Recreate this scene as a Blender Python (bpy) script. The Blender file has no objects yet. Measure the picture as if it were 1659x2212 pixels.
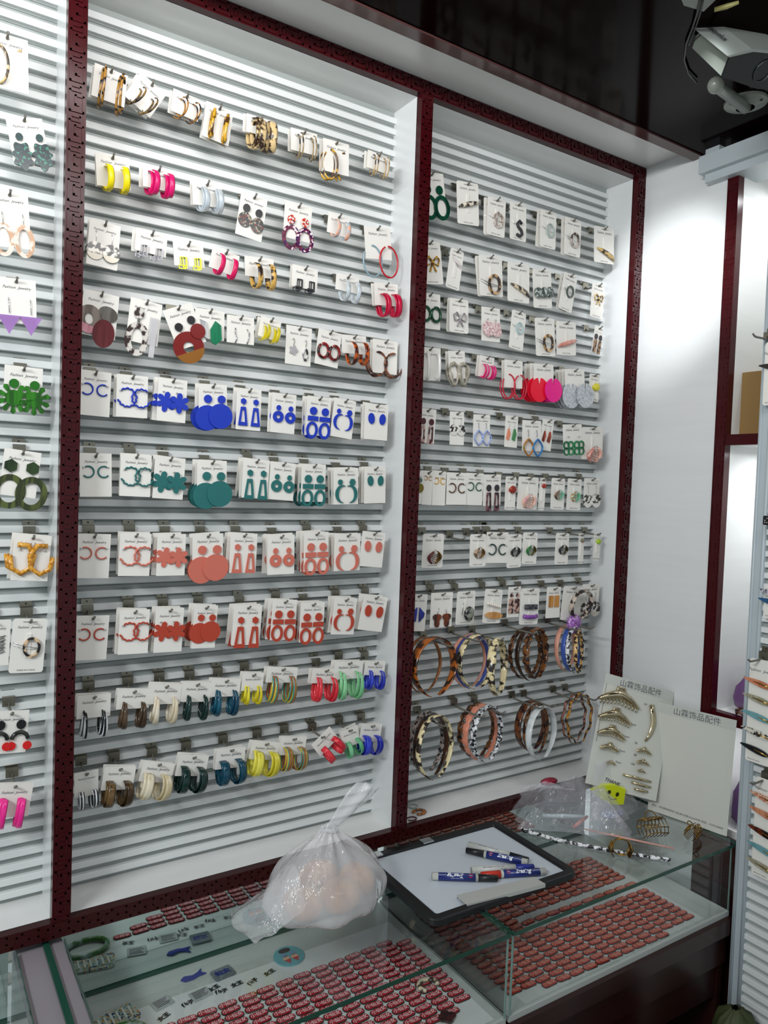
import bpy, math, random
from math import sin, cos, pi, radians as R_
from mathutils import Vector, Matrix, noise
random.seed(7)
SC = bpy.context.scene
COL = SC.collection

# ------------------------------------------------------------------ camera
W_, H_ = 1659.0, 2212.0
FOC = 1612.83
YAW, PIT, ROL = 0.5772, -0.0385, 0.0350
CAM = Vector((-0.2784, -1.4589, 0.8391))
_f = Vector((sin(YAW) * cos(PIT), cos(YAW) * cos(PIT), sin(PIT)))
_r = Vector((cos(YAW), -sin(YAW), 0)); _u = _r.cross(_f)
RT = _r * cos(ROL) + _u * sin(ROL); UP = -_r * sin(ROL) + _u * cos(ROL); FW = _f
cd = bpy.data.cameras.new('camera'); cam = bpy.data.objects.new('camera', cd); COL.objects.link(cam)
cd.sensor_fit = 'VERTICAL'; cd.sensor_height = 36.0; cd.lens = FOC * 36.0 / H_
cd.clip_start = 0.02; cd.clip_end = 50
cam.matrix_world = Matrix(((RT.x, UP.x, -FW.x, CAM.x), (RT.y, UP.y, -FW.y, CAM.y), (RT.z, UP.z, -FW.z, CAM.z), (0, 0, 0, 1)))
SC.camera = cam

# ------------------------------------------------------------------ light and exposure
SC.view_settings.view_transform = 'Standard'; SC.view_settings.look = 'None'
SC.view_settings.gamma = 1.0; SC.view_settings.exposure = 0.10; SC.view_settings.use_curve_mapping = False
w = bpy.data.worlds.new('shop_ambient'); SC.world = w; w.use_nodes = True
bg = w.node_tree.nodes['Background']; bg.inputs[0].default_value = (0.86, 0.95, 1.0, 1); bg.inputs[1].default_value = 0.52

def area(name, loc, size, sizey, power, col=(1, 1, 1), aim=None):
    l = bpy.data.lights.new(name, 'AREA'); l.shape = 'RECTANGLE'; l.size = size; l.size_y = sizey
    l.energy = power; l.color = col
    o = bpy.data.objects.new(name, l); COL.objects.link(o); o.location = loc
    if aim is not None:
        o.rotation_euler = (Vector(aim) - Vector(loc)).to_track_quat('-Z', 'Y').to_euler()
    return o
area('ceiling_or_fill_light', (0.05, -0.45, 1.745), 1.0, 0.08, 4.0, (1.0, 0.97, 0.96), (0.25, 0.1, 1.45))
area('ceiling_or_fill_light', (0.25, -1.05, 1.745), 1.4, 0.25, 12.5, (1.0, 0.99, 0.98), (0.55, 0.1, 1.1))
area('ceiling_or_fill_light', (-1.5, -1.25, 1.70), 0.9, 0.30, 43.0, (0.93, 0.98, 1.0), (1.45, -0.4, 0.2))  # added fill from the left, no known lamp; brightens rack and left-facing panels
sp = bpy.data.lights.new('corner_spot_light', 'SPOT'); sp.energy = 60.0; sp.spot_size = R_(31); sp.spot_blend = 0.9; sp.shadow_soft_size = 0.04; sp.color = (0.95, 0.97, 1.0)
so = bpy.data.objects.new('corner_spot_light', sp); COL.objects.link(so); so.location = (0.80, -0.66, 1.74)
so.rotation_euler = (Vector((1.544, -0.10, 1.42)) - Vector(so.location)).to_track_quat('-Z', 'Y').to_euler()
area('niche_lamp_light', (1.68, -0.50, 0.955), 0.03, 0.25, 1.2, (0.95, 0.97, 1.0))
area('niche_lamp_light', (1.68, -0.50, 1.66), 0.06, 0.25, 1.2, (0.95, 0.98, 1.0))
area('niche_lamp_light', (1.62, -0.50, 0.225), 0.03, 0.25, 0.5, (0.95, 0.97, 1.0))

# ------------------------------------------------------------------ pixel rays -> points on planes of the room
def ray(x, y):
    return FW + RT * ((x - W_ / 2) / FOC) + UP * ((H_ / 2 - y) / FOC)
def onX(x, y, v): d = ray(x, y); return CAM + d * ((v - CAM.x) / d.x)
def onY(x, y, v): d = ray(x, y); return CAM + d * ((v - CAM.y) / d.y)
def onZ(x, y, v): d = ray(x, y); return CAM + d * ((v - CAM.z) / d.z)
def onP(x, y, p, n): d = ray(x, y); return CAM + d * ((Vector(p) - CAM).dot(n) / d.dot(n))

# ------------------------------------------------------------------ materials
def lin(h):
    def c(v):
        v /= 255.0
        return v / 12.92 if v <= 0.04045 else ((v + 0.055) / 1.055) ** 2.4
    return (c(int(h[0:2], 16)), c(int(h[2:4], 16)), c(int(h[4:6], 16)), 1)
MATS = {}
def newmat(name):
    m = bpy.data.materials.new(name); m.use_nodes = True
    b = m.node_tree.nodes['Principled BSDF']
    return m, m.node_tree, b
def objcoord(nt, scale=(1, 1, 1)):
    tc = nt.nodes.new('ShaderNodeTexCoord'); mp = nt.nodes.new('ShaderNodeMapping')
    mp.inputs['Scale'].default_value = scale
    nt.links.new(tc.outputs['Object'], mp.inputs[0]); return mp.outputs[0]
def M(spec):
    """p:hex glossy plastic, m:hex matte, t:base:blotch[:scale] tortoiseshell, x:a:b:c chips, s:a:b stripes,
       c:hex clear resin, k:hex metal, v:a:b:scale veined"""
    if spec in MATS: return MATS[spec]
    a = spec.split(':'); k = a[0]
    m, nt, b = newmat(spec.replace(':', '_'))
    L = nt.links.new
    if k == 'p':
        b.inputs['Base Color'].default_value = lin(a[1]); b.inputs['Roughness'].default_value = float(a[2]) if len(a) > 2 else 0.25
    elif k == 'm':
        b.inputs['Base Color'].default_value = lin(a[1]); b.inputs['Roughness'].default_value = 0.6
    elif k == 'k':
        b.inputs['Base Color'].default_value = lin(a[1]); b.inputs['Metallic'].default_value = 1
        b.inputs['Roughness'].default_value = float(a[2]) if len(a) > 2 else 0.22
    elif k == 'c':
        b.inputs['Base Color'].default_value = lin(a[1]); b.inputs['Roughness'].default_value = 0.12
        b.inputs['Transmission Weight'].default_value = 0.45
    elif k in ('t', 'v'):
        sc = float(a[3]) if len(a) > 3 else 95
        n = nt.nodes.new('ShaderNodeTexNoise'); n.inputs['Scale'].default_value = sc; n.inputs['Detail'].default_value = 2.0
        L(objcoord(nt, (1, 1, 1) if k == 't' else (1, 1, .12)), n.inputs['Vector'])
        r = nt.nodes.new('ShaderNodeValToRGB'); L(n.outputs[0], r.inputs[0]); e = r.color_ramp.elements
        e[0].position = 0.44; e[0].color = lin(a[2]); e[1].position = 0.54; e[1].color = lin(a[1])
        L(r.outputs[0], b.inputs['Base Color']); b.inputs['Roughness'].default_value = 0.2
    elif k == 'x':
        v = nt.nodes.new('ShaderNodeTexVoronoi'); v.inputs['Scale'].default_value = 260
        L(objcoord(nt), v.inputs['Vector'])
        s = nt.nodes.new('ShaderNodeSeparateColor'); L(v.outputs['Color'], s.inputs[0])
        r = nt.nodes.new('ShaderNodeValToRGB'); r.color_ramp.interpolation = 'CONSTANT'; L(s.outputs[0], r.inputs[0])
        e = r.color_ramp.elements; cs = a[1:]
        e[0].color = lin(cs[0]); e[1].color = lin(cs[-1]); e[1].position = 0.82
        for i, c in enumerate(cs[1:-1]):
            q = e.new(0.45 + 0.37 * i / max(1, len(cs) - 2)); q.color = lin(c)
        L(r.outputs[0], b.inputs['Base Color']); b.inputs['Roughness'].default_value = 0.2
    elif k == 's':
        s = nt.nodes.new('ShaderNodeTexWave'); s.inputs['Scale'].default_value = float(a[3]) if len(a) > 3 else 60
        s.bands_direction = 'X'; L(objcoord(nt), s.inputs['Vector'])
        r = nt.nodes.new('ShaderNodeValToRGB'); r.color_ramp.interpolation = 'CONSTANT'; L(s.outputs[0], r.inputs[0])
        e = r.color_ramp.elements; e[0].color = lin(a[1]); e[1].color = lin(a[2]); e[1].position = 0.5
        L(r.outputs[0], b.inputs['Base Color']); b.inputs['Roughness'].default_value = 0.2
    elif k == 'r':   # rainbow bands
        s = nt.nodes.new('ShaderNodeSeparateXYZ'); L(objcoord(nt), s.inputs[0])
        mt = nt.nodes.new('ShaderNodeMath'); mt.operation = 'MULTIPLY'; mt.inputs[1].default_value = 90; L(s.outputs[0], mt.inputs[0])
        fr = nt.nodes.new('ShaderNodeMath'); fr.operation = 'FRACT'; L(mt.outputs[0], fr.inputs[0])
        r = nt.nodes.new('ShaderNodeValToRGB'); r.color_ramp.interpolation = 'CONSTANT'; L(fr.outputs[0], r.inputs[0])
        e = r.color_ramp.elements; e[0].color = lin('c8b038'); e[1].color = lin('a03848'); e[1].position = 0.8
        for p, c in ((.25, '2c8f80'), (.45, 'b04a3a'), (.62, '7a8a30')):
            q = e.new(p); q.color = lin(c)
        L(r.outputs[0], b.inputs['Base Color']); b.inputs['Roughness'].default_value = 0.2
    MATS[spec] = m
    return m

def white_panel(name, hexc, rough=0.3, grain=0.03):
    m, nt, b = newmat(name); L = nt.links.new
    n = nt.nodes.new('ShaderNodeTexNoise'); n.inputs['Scale'].default_value = 4; n.inputs['Detail'].default_value = 5
    L(objcoord(nt, (1, 1, 12)), n.inputs['Vector'])
    r = nt.nodes.new('ShaderNodeValToRGB'); L(n.outputs[0], r.inputs[0]); c = lin(hexc)
    r.color_ramp.elements[0].color = tuple(v * (1 - grain) for v in c[:3]) + (1,); r.color_ramp.elements[1].color = c
    r.color_ramp.elements[0].position = .35; r.color_ramp.elements[1].position = .65
    L(r.outputs[0], b.inputs['Base Color']); b.inputs['Roughness'].default_value = rough
    return m
MW = white_panel('white_laminate', 'e3e4e2', 0.25)
MWS = white_panel('white_side_panel', 'dfe1e1', 0.22)
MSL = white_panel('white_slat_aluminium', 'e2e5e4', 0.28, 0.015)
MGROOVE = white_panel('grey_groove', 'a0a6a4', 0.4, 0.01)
MWOOD = M('p:3c070d:0.24'); MWOOD2 = M('p:350b0c:0.3')
for _m in (MWOOD, MWOOD2): _m.node_tree.nodes['Principled BSDF'].inputs['IOR'].default_value = 1.35
MDARK = M('p:0e0403:0.10'); MDARK.node_tree.nodes['Principled BSDF'].inputs['IOR'].default_value = 1.10
MCARD = M('m:ece9e2'); MCARD2 = M('m:e6e4dc'); MTXT = M('m:56525a'); MBLACK = M('p:141416:0.35'); MHOOK = M('p:6a675f:0.3'); MPLATE = M('k:8c897c:0.34')
MSIL = M('k:d8d8d8:0.15'); MGOLD = M('k:c9a35a:0.2'); MOLDG = M('k:8d6b32:0.3'); MSGOLD = M('k:cdbf9e:0.15')
def front_only(nt, f):
    g = nt.nodes.new('ShaderNodeNewGeometry'); a = nt.nodes.new('ShaderNodeMath'); a.operation = 'SUBTRACT'; a.inputs[0].default_value = 1.0
    nt.links.new(g.outputs['Backfacing'], a.inputs[1]); b = nt.nodes.new('ShaderNodeMath'); b.operation = 'MULTIPLY'
    nt.links.new(a.outputs[0], b.inputs[0]); nt.links.new(f.outputs[0], b.inputs[1]); return b.outputs[0]
def glassmat(name, col, rough=0.02, tint=(0.975, 0.99, 0.985), ior=1.45):
    m = bpy.data.materials.new(name); m.use_nodes = True; nt = m.node_tree; nt.nodes.clear(); L = nt.links.new
    o = nt.nodes.new('ShaderNodeOutputMaterial'); mx = nt.nodes.new('ShaderNodeMixShader')
    t = nt.nodes.new('ShaderNodeBsdfTransparent'); t.inputs[0].default_value = tint + (1,)
    g = nt.nodes.new('ShaderNodeBsdfGlossy'); g.inputs['Roughness'].default_value = rough; g.inputs[0].default_value = col
    f = nt.nodes.new('ShaderNodeFresnel'); f.inputs[0].default_value = ior
    L(front_only(nt, f), mx.inputs[0]); L(t.outputs[0], mx.inputs[1]); L(g.outputs[0], mx.inputs[2]); L(mx.outputs[0], o.inputs[0])
    return m
MGLASS = glassmat('counter_glass', (1, 1, 1, 1))
MGEDGE = M('p:1f4a3c:0.15')
def film(name, tint, white, amt, rough=0.18):
    m = bpy.data.materials.new(name); m.use_nodes = True; nt = m.node_tree; nt.nodes.clear(); L = nt.links.new
    o = nt.nodes.new('ShaderNodeOutputMaterial'); mx = nt.nodes.new('ShaderNodeMixShader'); m2 = nt.nodes.new('ShaderNodeMixShader')
    t = nt.nodes.new('ShaderNodeBsdfTransparent'); t.inputs[0].default_value = tint
    d = nt.nodes.new('ShaderNodeBsdfDiffuse'); d.inputs[0].default_value = white
    g = nt.nodes.new('ShaderNodeBsdfGlossy'); g.inputs['Roughness'].default_value = rough
    f = nt.nodes.new('ShaderNodeFresnel'); f.inputs[0].default_value = 1.5
    n = nt.nodes.new('ShaderNodeTexNoise'); n.inputs['Scale'].default_value = 45; n.inputs['Detail'].default_value = 3
    L(objcoord(nt, (1, 1, .35)), n.inputs['Vector'])
    bp = nt.nodes.new('ShaderNodeBump'); bp.inputs['Strength'].default_value = 1.0; bp.inputs['Distance'].default_value = 0.012
    L(n.outputs[0], bp.inputs['Height']); L(bp.outputs[0], g.inputs['Normal']); L(bp.outputs[0], f.inputs['Normal'])
    m2.inputs[0].default_value = amt; L(t.outputs[0], m2.inputs[1]); L(d.outputs[0], m2.inputs[2])
    L(front_only(nt, f), mx.inputs[0]); L(m2.outputs[0], mx.inputs[1]); L(g.outputs[0], mx.inputs[2]); L(mx.outputs[0], o.inputs[0])
    return m
MBAG = film('thin_white_plastic', (1, 1, 1, 1), (0.85, 0.85, 0.87, 1), 0.43)
MFLAP = film('thin_plastic_flap', (1, 1, 1, 1), (0.85, 0.85, 0.87, 1), 0.30)
MCLEAR = film('clear_plastic', (1, 1, 1, 1), (0.8, 0.8, 0.86, 1), 0.20, 0.12)
m, nt, b = newmat('mirror'); b.inputs['Base Color'].default_value = (0.62, 0.72, 0.70, 1); b.inputs['Metallic'].default_value = 1; b.inputs['Roughness'].default_value = 0.02
MMIRROR = m

# ------------------------------------------------------------------ mesh helpers
class MB:
    def __init__(s): s.v = []; s.f = []; s.m = []; s.mi = 0; s.sm = []
    def add(s, vs, fs, smooth=False):
        o = len(s.v); s.v += [tuple(v) for v in vs]
        for f in fs: s.f.append([i + o for i in f]); s.m.append(s.mi); s.sm.append(smooth)
        return s
    def box(s, x0, x1, y0, y1, z0, z1):
        return s.add([(x0, y0, z0), (x1, y0, z0), (x1, y1, z0), (x0, y1, z0), (x0, y0, z1), (x1, y0, z1), (x1, y1, z1), (x0, y1, z1)],
                     [(0, 3, 2, 1), (4, 5, 6, 7), (0, 1, 5, 4), (1, 2, 6, 5), (2, 3, 7, 6), (3, 0, 4, 7)])
    def prism(s, pts, y0, y1):
        """outline in (x, z), extruded along y"""
        n = len(pts)
        s.add([(p[0], y0, p[1]) for p in pts] + [(p[0], y1, p[1]) for p in pts],
              [list(range(n)), list(range(2 * n - 1, n - 1, -1))] + [(i, i + n, (i + 1) % n + n, (i + 1) % n) for i in range(n)])
        return s
    def ring(s, po, pi_, y0, y1):
        n = len(po); q = [(p[0], y0, p[1]) for p in po] + [(p[0], y0, p[1]) for p in pi_] + [(p[0], y1, p[1]) for p in po] + [(p[0], y1, p[1]) for p in pi_]
        fs = []
        for i in range(n):
            j = (i + 1) % n
            fs += [(i, j, j + n, i + n), (i + 2 * n, i + 3 * n, j + 3 * n, j + 2 * n), (i, i + 2 * n, j + 2 * n, j), (i + n, j + n, j + 3 * n, i + 3 * n)]
        return s.add(q, fs)
    def ell(s, x, z, rx, rz, y0, y1, n=20, a=0):
        return s.prism([(x + rx * cos(t) * cos(a) - rz * sin(t) * sin(a), z + rx * cos(t) * sin(a) + rz * sin(t) * cos(a)) for t in [2 * pi * i / n for i in range(n)]], y0, y1)
    def ering(s, x, z, rx, rz, t, y0, y1, n=24):
        A = [2 * pi * i / n for i in range(n)]
        return s.ring([(x + rx * cos(a), z + rz * sin(a)) for a in A], [(x + (rx - t) * cos(a), z + (rz - t) * sin(a)) for a in A], y0, y1)
    def tube(s, pts, r, n=6, closed=False, flat=None, wdir=None):
        """r: radius or list; flat=(a,b): section half-sizes across/along wdir"""
        P = [Vector(p) for p in pts]; N = len(P); vs = []
        for i in range(N):
            if closed: t = P[(i + 1) % N] - P[i - 1]
            else: t = P[min(i + 1, N - 1)] - P[max(i - 1, 0)]
            if t.length < 1e-9: t = Vector((0, 0, 1))
            t.normalize()
            up = Vector(wdir) if wdir is not None else (Vector((0, 1, 0)) if abs(t.y) < .9 else Vector((1, 0, 0)))
            a = t.cross(up)
            if a.length < 1e-6: a = t.cross(Vector((1, 0, 0)))
            a.normalize(); bb = a.cross(t).normalized()
            ri = r[i] if isinstance(r, (list, tuple)) else r
            fa, fb = (flat if flat else (1, 1))
            if flat: fa = flat[0]; fb = flat[1]
            for k in range(n):
                c, d = cos(2 * pi * (k + .5) / n), sin(2 * pi * (k + .5) / n)
                vs.append(P[i] + a * (c * ri * fa) + bb * (d * ri * fb))
        fs = []
        for i in range(N if closed else N - 1):
            j = (i + 1) % N
            for k in range(n):
                l = (k + 1) % n
                fs.append((i * n + k, i * n + l, j * n + l, j * n + k))
        if not closed: fs += [tuple(range(n))[::-1], tuple(range((N - 1) * n, N * n))]
        return s.add(vs, fs, True)
    def ball(s, c, rx, ry, rz, nu=10, nv=7):
        vs = []; fs = []
        for i in range(nv + 1):
            p = pi * i / nv
            for j in range(nu):
                t = 2 * pi * j / nu
                vs.append((c[0] + rx * sin(p) * cos(t), c[1] + ry * sin(p) * sin(t), c[2] + rz * cos(p)))
        for i in range(nv):
            for j in range(nu):
                k = (j + 1) % nu
                fs.append((i * nu + j, (i + 1) * nu + j, (i + 1) * nu + k, i * nu + k))
        return s.add(vs, fs, True)
    def mesh(s, name, mats):
        me = bpy.data.meshes.new(name); me.from_pydata(s.v, [], s.f)
        for m in mats: me.materials.append(m)
        me.polygons.foreach_set('material_index', s.m); me.polygons.foreach_set('use_smooth', s.sm); me.update()
        return me
def rrect(w, h, r, cx=0, cz=0, n=4):
    out = []
    for sx, sz, a0 in ((1, 1, 0), (-1, 1, pi / 2), (-1, -1, pi), (1, -1, 1.5 * pi)):
        for i in range(n + 1):
            a = a0 + pi / 2 * i / n
            out.append((cx + sx * (w / 2 - r) + r * cos(a), cz + sz * (h / 2 - r) + r * sin(a)))
    return out
def obj(name, me, parent=None, loc=(0, 0, 0), rot=(0, 0, 0), label=None, kind=None, cat=None, group=None):
    o = bpy.data.objects.new(name, me); COL.objects.link(o); o.location = loc; o.rotation_euler = rot
    if parent: o.parent = parent
    if label: o['label'] = label
    if kind: o['kind'] = kind
    if cat: o['category'] = cat
    if group: o['group'] = group
    return o
def thing(name, label, cat, loc=(0, 0, 0), rot=(0, 0, 0), group=None):
    return obj(name, None, None, loc, rot, label, None, cat, group)
def ob(name, mb, mat, parent=None, **k):
    return obj(name, mb.mesh(name, mat if isinstance(mat, list) else [mat]), parent, **k)
_TX = {}
def text_mb(s, size, shear=0.0, depth=0.0002, align='CENTER', bold=0.0, res=3):
    """lettering standing in the local x-z plane, facing -y"""
    key = (s, size, shear, depth, align, bold)
    if key in _TX: return _TX[key]
    cu = bpy.data.curves.new('t', 'FONT'); cu.body = s; cu.size = size; cu.shear = shear; cu.align_x = align; cu.align_y = 'CENTER'
    cu.resolution_u = res; cu.offset = bold
    o = bpy.data.objects.new('t', cu); COL.objects.link(o)
    dg = bpy.context.evaluated_depsgraph_get(); me = bpy.data.meshes.new_from_object(o.evaluated_get(dg))
    mb = MB(); mb.add([(v.co.x, 0.0, v.co.y) for v in me.vertices], [list(p.vertices) for p in me.polygons])
    bpy.data.objects.remove(o); bpy.data.curves.remove(cu); bpy.data.meshes.remove(me)
    _TX[key] = mb
    return mb
_TM = {}
def text_mesh(s, size, mat, **k):
    key = (s, size, mat.name, tuple(sorted(k.items())))
    if key not in _TM: _TM[key] = text_mb(s, size, **k).mesh('lettering', [mat])
    return _TM[key]
def smoothmod(o, lv=1):
    m = o.modifiers.new('s', 'SUBSURF'); m.levels = lv; m.render_levels = lv
def bevel(o, w_=0.001, seg=2):
    m = o.modifiers.new('b', 'BEVEL'); m.width = w_; m.segments = seg; m.limit_method = 'ANGLE'

# ------------------------------------------------------------------ the room shell
XM, TW, XR, D, HT = 0.7372, 0.0329, 1.5109, 0.113, 1.75
XL0, XL1 = -XM - TW, -TW                 # left bay
XR0 = XM + TW; XS = XR + TW              # right bay start, side wall plane
PITCH, PH = 0.0263, 0.0172
def struct(name, mb, mat, **k): return ob(name, mb, mat, kind='structure', **k)
mb = MB().box(-2.5, 3.0, -4.5, 0.6, -0.86, -0.80); struct('floor', mb, M('p:8b8a84:0.35'))
mb = MB().box(-2.5, 2.2, -3.6, -0.157, 1.756, 1.80)
mb.mi = 1; mb.box(-2.5, 1.6, -0.187, -0.155, 1.752, 1.757); struct('ceiling', mb, [MDARK, M('p:4b3130:0.12')])
def slat_mesh(x0, x1, yb, zmin, zmax, flip=None):
    """ribbed aluminium display wall: flat slats with deep hollow grooves between"""
    prof = []
    k0 = int(math.ceil((zmin - PH) / PITCH - 0.3)); z = zmin
    prof.append((yb + 0.004, zmin))
    k = k0
    while PH + PITCH * k + 0.007 < zmax:
        c = PH + PITCH * k
        prof += [(yb + 0.004, c - 0.0112), (yb + 0.0012, c - 0.0104), (yb + 0.0040, c - 0.0096), (yb + 0.004, c - 0.0074), (yb - 0.0050, c - 0.0068), (yb - 0.0056, c - 0.0055), (yb - 0.0056, c + 0.0060), (yb - 0.0048, c + 0.0068), (yb + 0.004, c + 0.0072)]
        k += 1
    prof.append((yb + 0.004, zmax))
    n = len(prof); m_ = MB()
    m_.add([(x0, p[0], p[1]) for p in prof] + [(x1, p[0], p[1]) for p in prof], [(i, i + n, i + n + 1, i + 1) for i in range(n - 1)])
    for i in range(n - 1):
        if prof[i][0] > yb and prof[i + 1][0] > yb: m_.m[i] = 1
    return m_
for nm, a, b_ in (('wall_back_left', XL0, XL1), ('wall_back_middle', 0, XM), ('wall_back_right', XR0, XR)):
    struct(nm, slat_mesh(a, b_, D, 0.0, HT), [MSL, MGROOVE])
mb = MB().box(XL0 - .3, XS, D + .006, D + .03, -0.03, HT + .03)
struct('wall_back', mb, MSL)
for nm, a, b_ in (('wall_side_left', XL0 - TW, XL0), ('wall_divider_left', XL1, 0), ('wall_divider_right', XM, XR0), ('wall_side_right', XR, XS)):
    struct(nm, MB().box(a, b_, 0.018, D + .004, 0, HT), MWS)
struct('wall_niche_top', MB().box(XL0 - TW, XS, 0.018, D + .004, HT, HT + .033), MW)
struct('wall_niche_base', MB().box(XL0 - TW, XS, 0.018, D + .004, -0.031, 0.0), MW)
struct('ceiling_soffit', MB().box(XL0 - .6, XS, -0.20, 0.018, HT + .0335, HT + .05), MW)
# dark red frame with a raised meander
def meander(m_, u0, u1, v0, v1, vert=True, y=-0.0020, pitch=0.0525, plane=None):
    n = max(1, int(round((v1 - v0) / pitch))); p = (v1 - v0) / n; wd = u1 - u0; t = 0.0034
    def seg(a, b, c, d):   # rect in (u,v)
        if vert: m_.box(a, c, y, 0.0005, b, d)
        else: m_.box(b, d, y, 0.0005, a, c)
    for i in range(n):
        v = v0 + i * p; L_ = u0 + .0035; R2 = u1 - .0035; q = (R2 - L_)
        def s(a, b, c, d): seg(L_ + a * q, v + b * p, L_ + c * q, v + d * p)
        tw = t / q; th = t / p
        s(0, .04, 1, .04 + th); s(1 - tw, .04, 1, .62); s(.36, .62 - th, 1, .62); s(.36, .26, .36 + tw, .62); s(.36, .26, .68, .26 + th)
        s(0, .04, tw, .78); s(0, .78 - th, .80, .78); s(.80 - tw, .78, .80, .93); s(.2, .93 - th, .8, .93)
    return m_
kk = 1
for a, b_ in ((XL0 - TW, XL0), (XL1, 0), (XM, XR0), (XR, XS)):
    mb = MB().box(a, b_, 0.0, 0.02, -0.001, HT + .001); o = struct('trim_%d' % kk, mb, MWOOD); kk += 1
    ob('meander_relief', meander(MB(), a, b_, 0.004, HT - .004), MWOOD, o)
mb = MB().box(XL0 - TW, XS, 0.0, 0.02, HT, HT + TW); o = struct('trim_%d' % kk, mb, MWOOD); kk += 1
ob('meander_relief', meander(MB(), HT, HT + TW, XL0, XS, False), MWOOD, o)
mb = MB().box(XL0 - TW, XS, 0.0, 0.02, -0.031, 0.0); o = struct('trim_%d' % kk, mb, MWOOD2); kk += 1
ob('meander_relief', meander(MB(), -.031, 0, XL0, XS, False, -0.0006), MWOOD2, o)
# side wall at the right end, with its own framed niches
mb = MB().box(XS, XS + .02, -0.264, 0.0, -0.04, 1.80); struct('wall_right', mb, MWS)
mb = MB().box(XS, XS + .02, -0.264, 0.1, -0.80, -0.04); mb.box(XS + .02, XS + .04, -0.264, 0.1, -0.8, 1.8); struct('wall_right_lower', mb, MWS)
mb = MB()
for z0, z1 in ((0.970, 0.998), (0.241, 0.267), (1.690, 1.72)): mb.box(XS - .004, XS + .02, -1.3, -0.294, z0, z1)
mb.box(XS - .004, XS + .02, -0.2955, -0.264, -0.06, 1.72)
o = struct('trim_%d' % kk, mb, MWOOD); kk += 1
mb = MB(); n = 34
for i in range(n):
    z = -0.04 + i * .0515
    for a, b_, c, d_ in ((.1, .05, .9, .09), (.86, .05, .9, .6), (.4, .56, .9, .6), (.4, .25, .44, .6), (.1, .05, .14, .8), (.1, .76, .75, .8)):
        mb.box(XS - .0052, XS - .003, -0.295 + .031 * a, -0.295 + .031 * c, z + .0515 * b_, z + .0515 * d_)
ob('meander_relief', mb, MWOOD, o)
mb = MB().box(1.80, 1.82, -1.3, -0.264, -0.06, 1.75)
mb.box(XS + .02, 1.80, -0.296, -0.28, -0.06, 1.72)
mb.box(XS + .02, 1.80, -1.3, -0.295, 0.970, 0.994); mb.box(XS + .02, 1.80, -1.3, -0.295, 0.241, 0.264)
mb.box(XS + .02, 1.80, -1.3, -0.295, 1.69, 1.72); mb.box(XS + .02, 1.80, -1.3, -0.295, -0.06, -0.04)
struct('wall_right_niche', mb, MW)
mb = MB().box(XS - .003, XS + .3, -1.3, -0.262, -0.80, -0.06); struct('wall_right_base', mb, M('p:2b0f10:0.25'))
mb = MB().box(1.50, 1.62, -1.6, -0.203, 1.690, 1.735); mb.box(1.517, 1.62, -1.6, -0.212, 1.668, 1.690)
mb.box(1.517, XS + .001, -0.25, -0.21, 1.735, 1.757)
struct('trim_%d' % kk, mb, M('p:b9c2c6:0.3')); kk += 1

# ------------------------------------------------------------------ display wall hooks
def ordn(i): return ['first', 'second', 'third', 'fourth', 'fifth', 'sixth', 'seventh', 'eighth', 'ninth', 'tenth', 'eleventh', 'twelfth', 'thirteenth', 'fourteenth'][i]
_pl = MB().box(-.011, .011, -.0008, .0008, .0185, .030); _pl.box(-.011, .011, -.0125, .0008, .0175, .0190); _pl.box(-.011, .011, -.0125, -.0112, .0005, .0185)
_pl.mi = 1; _pl.ell(0, .025, .0018, .0018, -.0012, -.0006, 8)
ME_PLATE = _pl.mesh('plate', [MPLATE, MBLACK])
ME_PRONG = MB().tube([(0, -.012, .006), (0, -.020, .001), (0, -.060, .0), (0, -.066, .001), (0, -.0745, .0055)], .0026, 7).mesh('prong', [MHOOK])
ME_PRONG2 = MB().tube([(0, -.012, .006), (0, -.020, .001), (0, -.12, .0), (0, -.128, .002), (0, -.138, .009)], .0026, 7).mesh('prong', [MHOOK])
def hook(p, label, group, long=False, off=0.0):
    t = thing('display_hook', label, 'hook', (p.x + off, D - .001, p.z), group=group)
    obj('clip_plate', ME_PLATE, t); obj('prong', ME_PRONG2 if long else ME_PRONG, t)
    return t

# ------------------------------------------------------------------ earrings, drawn in millimetres around the top centre of the card
MM = 0.001
def arc(cx, cz, rx, rz, a0, a1, n=18):
    return [(cx + rx * cos(R_(a0 + (a1 - a0) * i / n)), cz + rz * sin(R_(a0 + (a1 - a0) * i / n))) for i in range(n + 1)]
def flat_tube(m_, pts, r, y=-2.0):
    m_.tube([(p[0], y, p[1]) for p in pts], r, 6)
def blob(m_, cx, cz, f, n=40, y0=-3.2, y1=-1.4):
    m_.prism([(cx + f(2 * pi * i / n) * cos(2 * pi * i / n), cz + f(2 * pi * i / n) * sin(2 * pi * i / n)) for i in range(n)], y0, y1)
def stud(m_, x, z, mi=1):
    o = m_.mi; m_.mi = mi; m_.ball((x, -2.2, z), 2.2, 2.2, 2.2, 7, 5); m_.mi = o
def link(m_, x, z):
    o = m_.mi; m_.mi = 1; m_.box(x - .5, x + .5, -2.8, -2.0, z - 2.6, z + 2.6); m_.mi = o
def hoop3(m_, x, z, rx, rz, wd, th, yaw=70, g0=-235, g1=92, puff=0, n=22, out=.55):
    """ring that stands out of the card: plane turned by yaw about the vertical"""
    cy, sy = cos(R_(yaw)), sin(R_(yaw)); pts = []; rr = []
    for i in range(n + 1):
        a = R_(g0 + (g1 - g0) * i / n)
        pts.append((x + rx * cos(a) * cy, -2 - rx * out * sy - rx * cos(a) * sy, z + rz * sin(a)))
        q = (1 - sin(a)) / 2
        rr.append(1 if not puff else (0.35 + 0.65 * q ** .8))
    m_.tube(pts, rr, 10 if puff else 6, flat=(th, wd), wdir=(-sy, -cy, 0))
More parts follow.
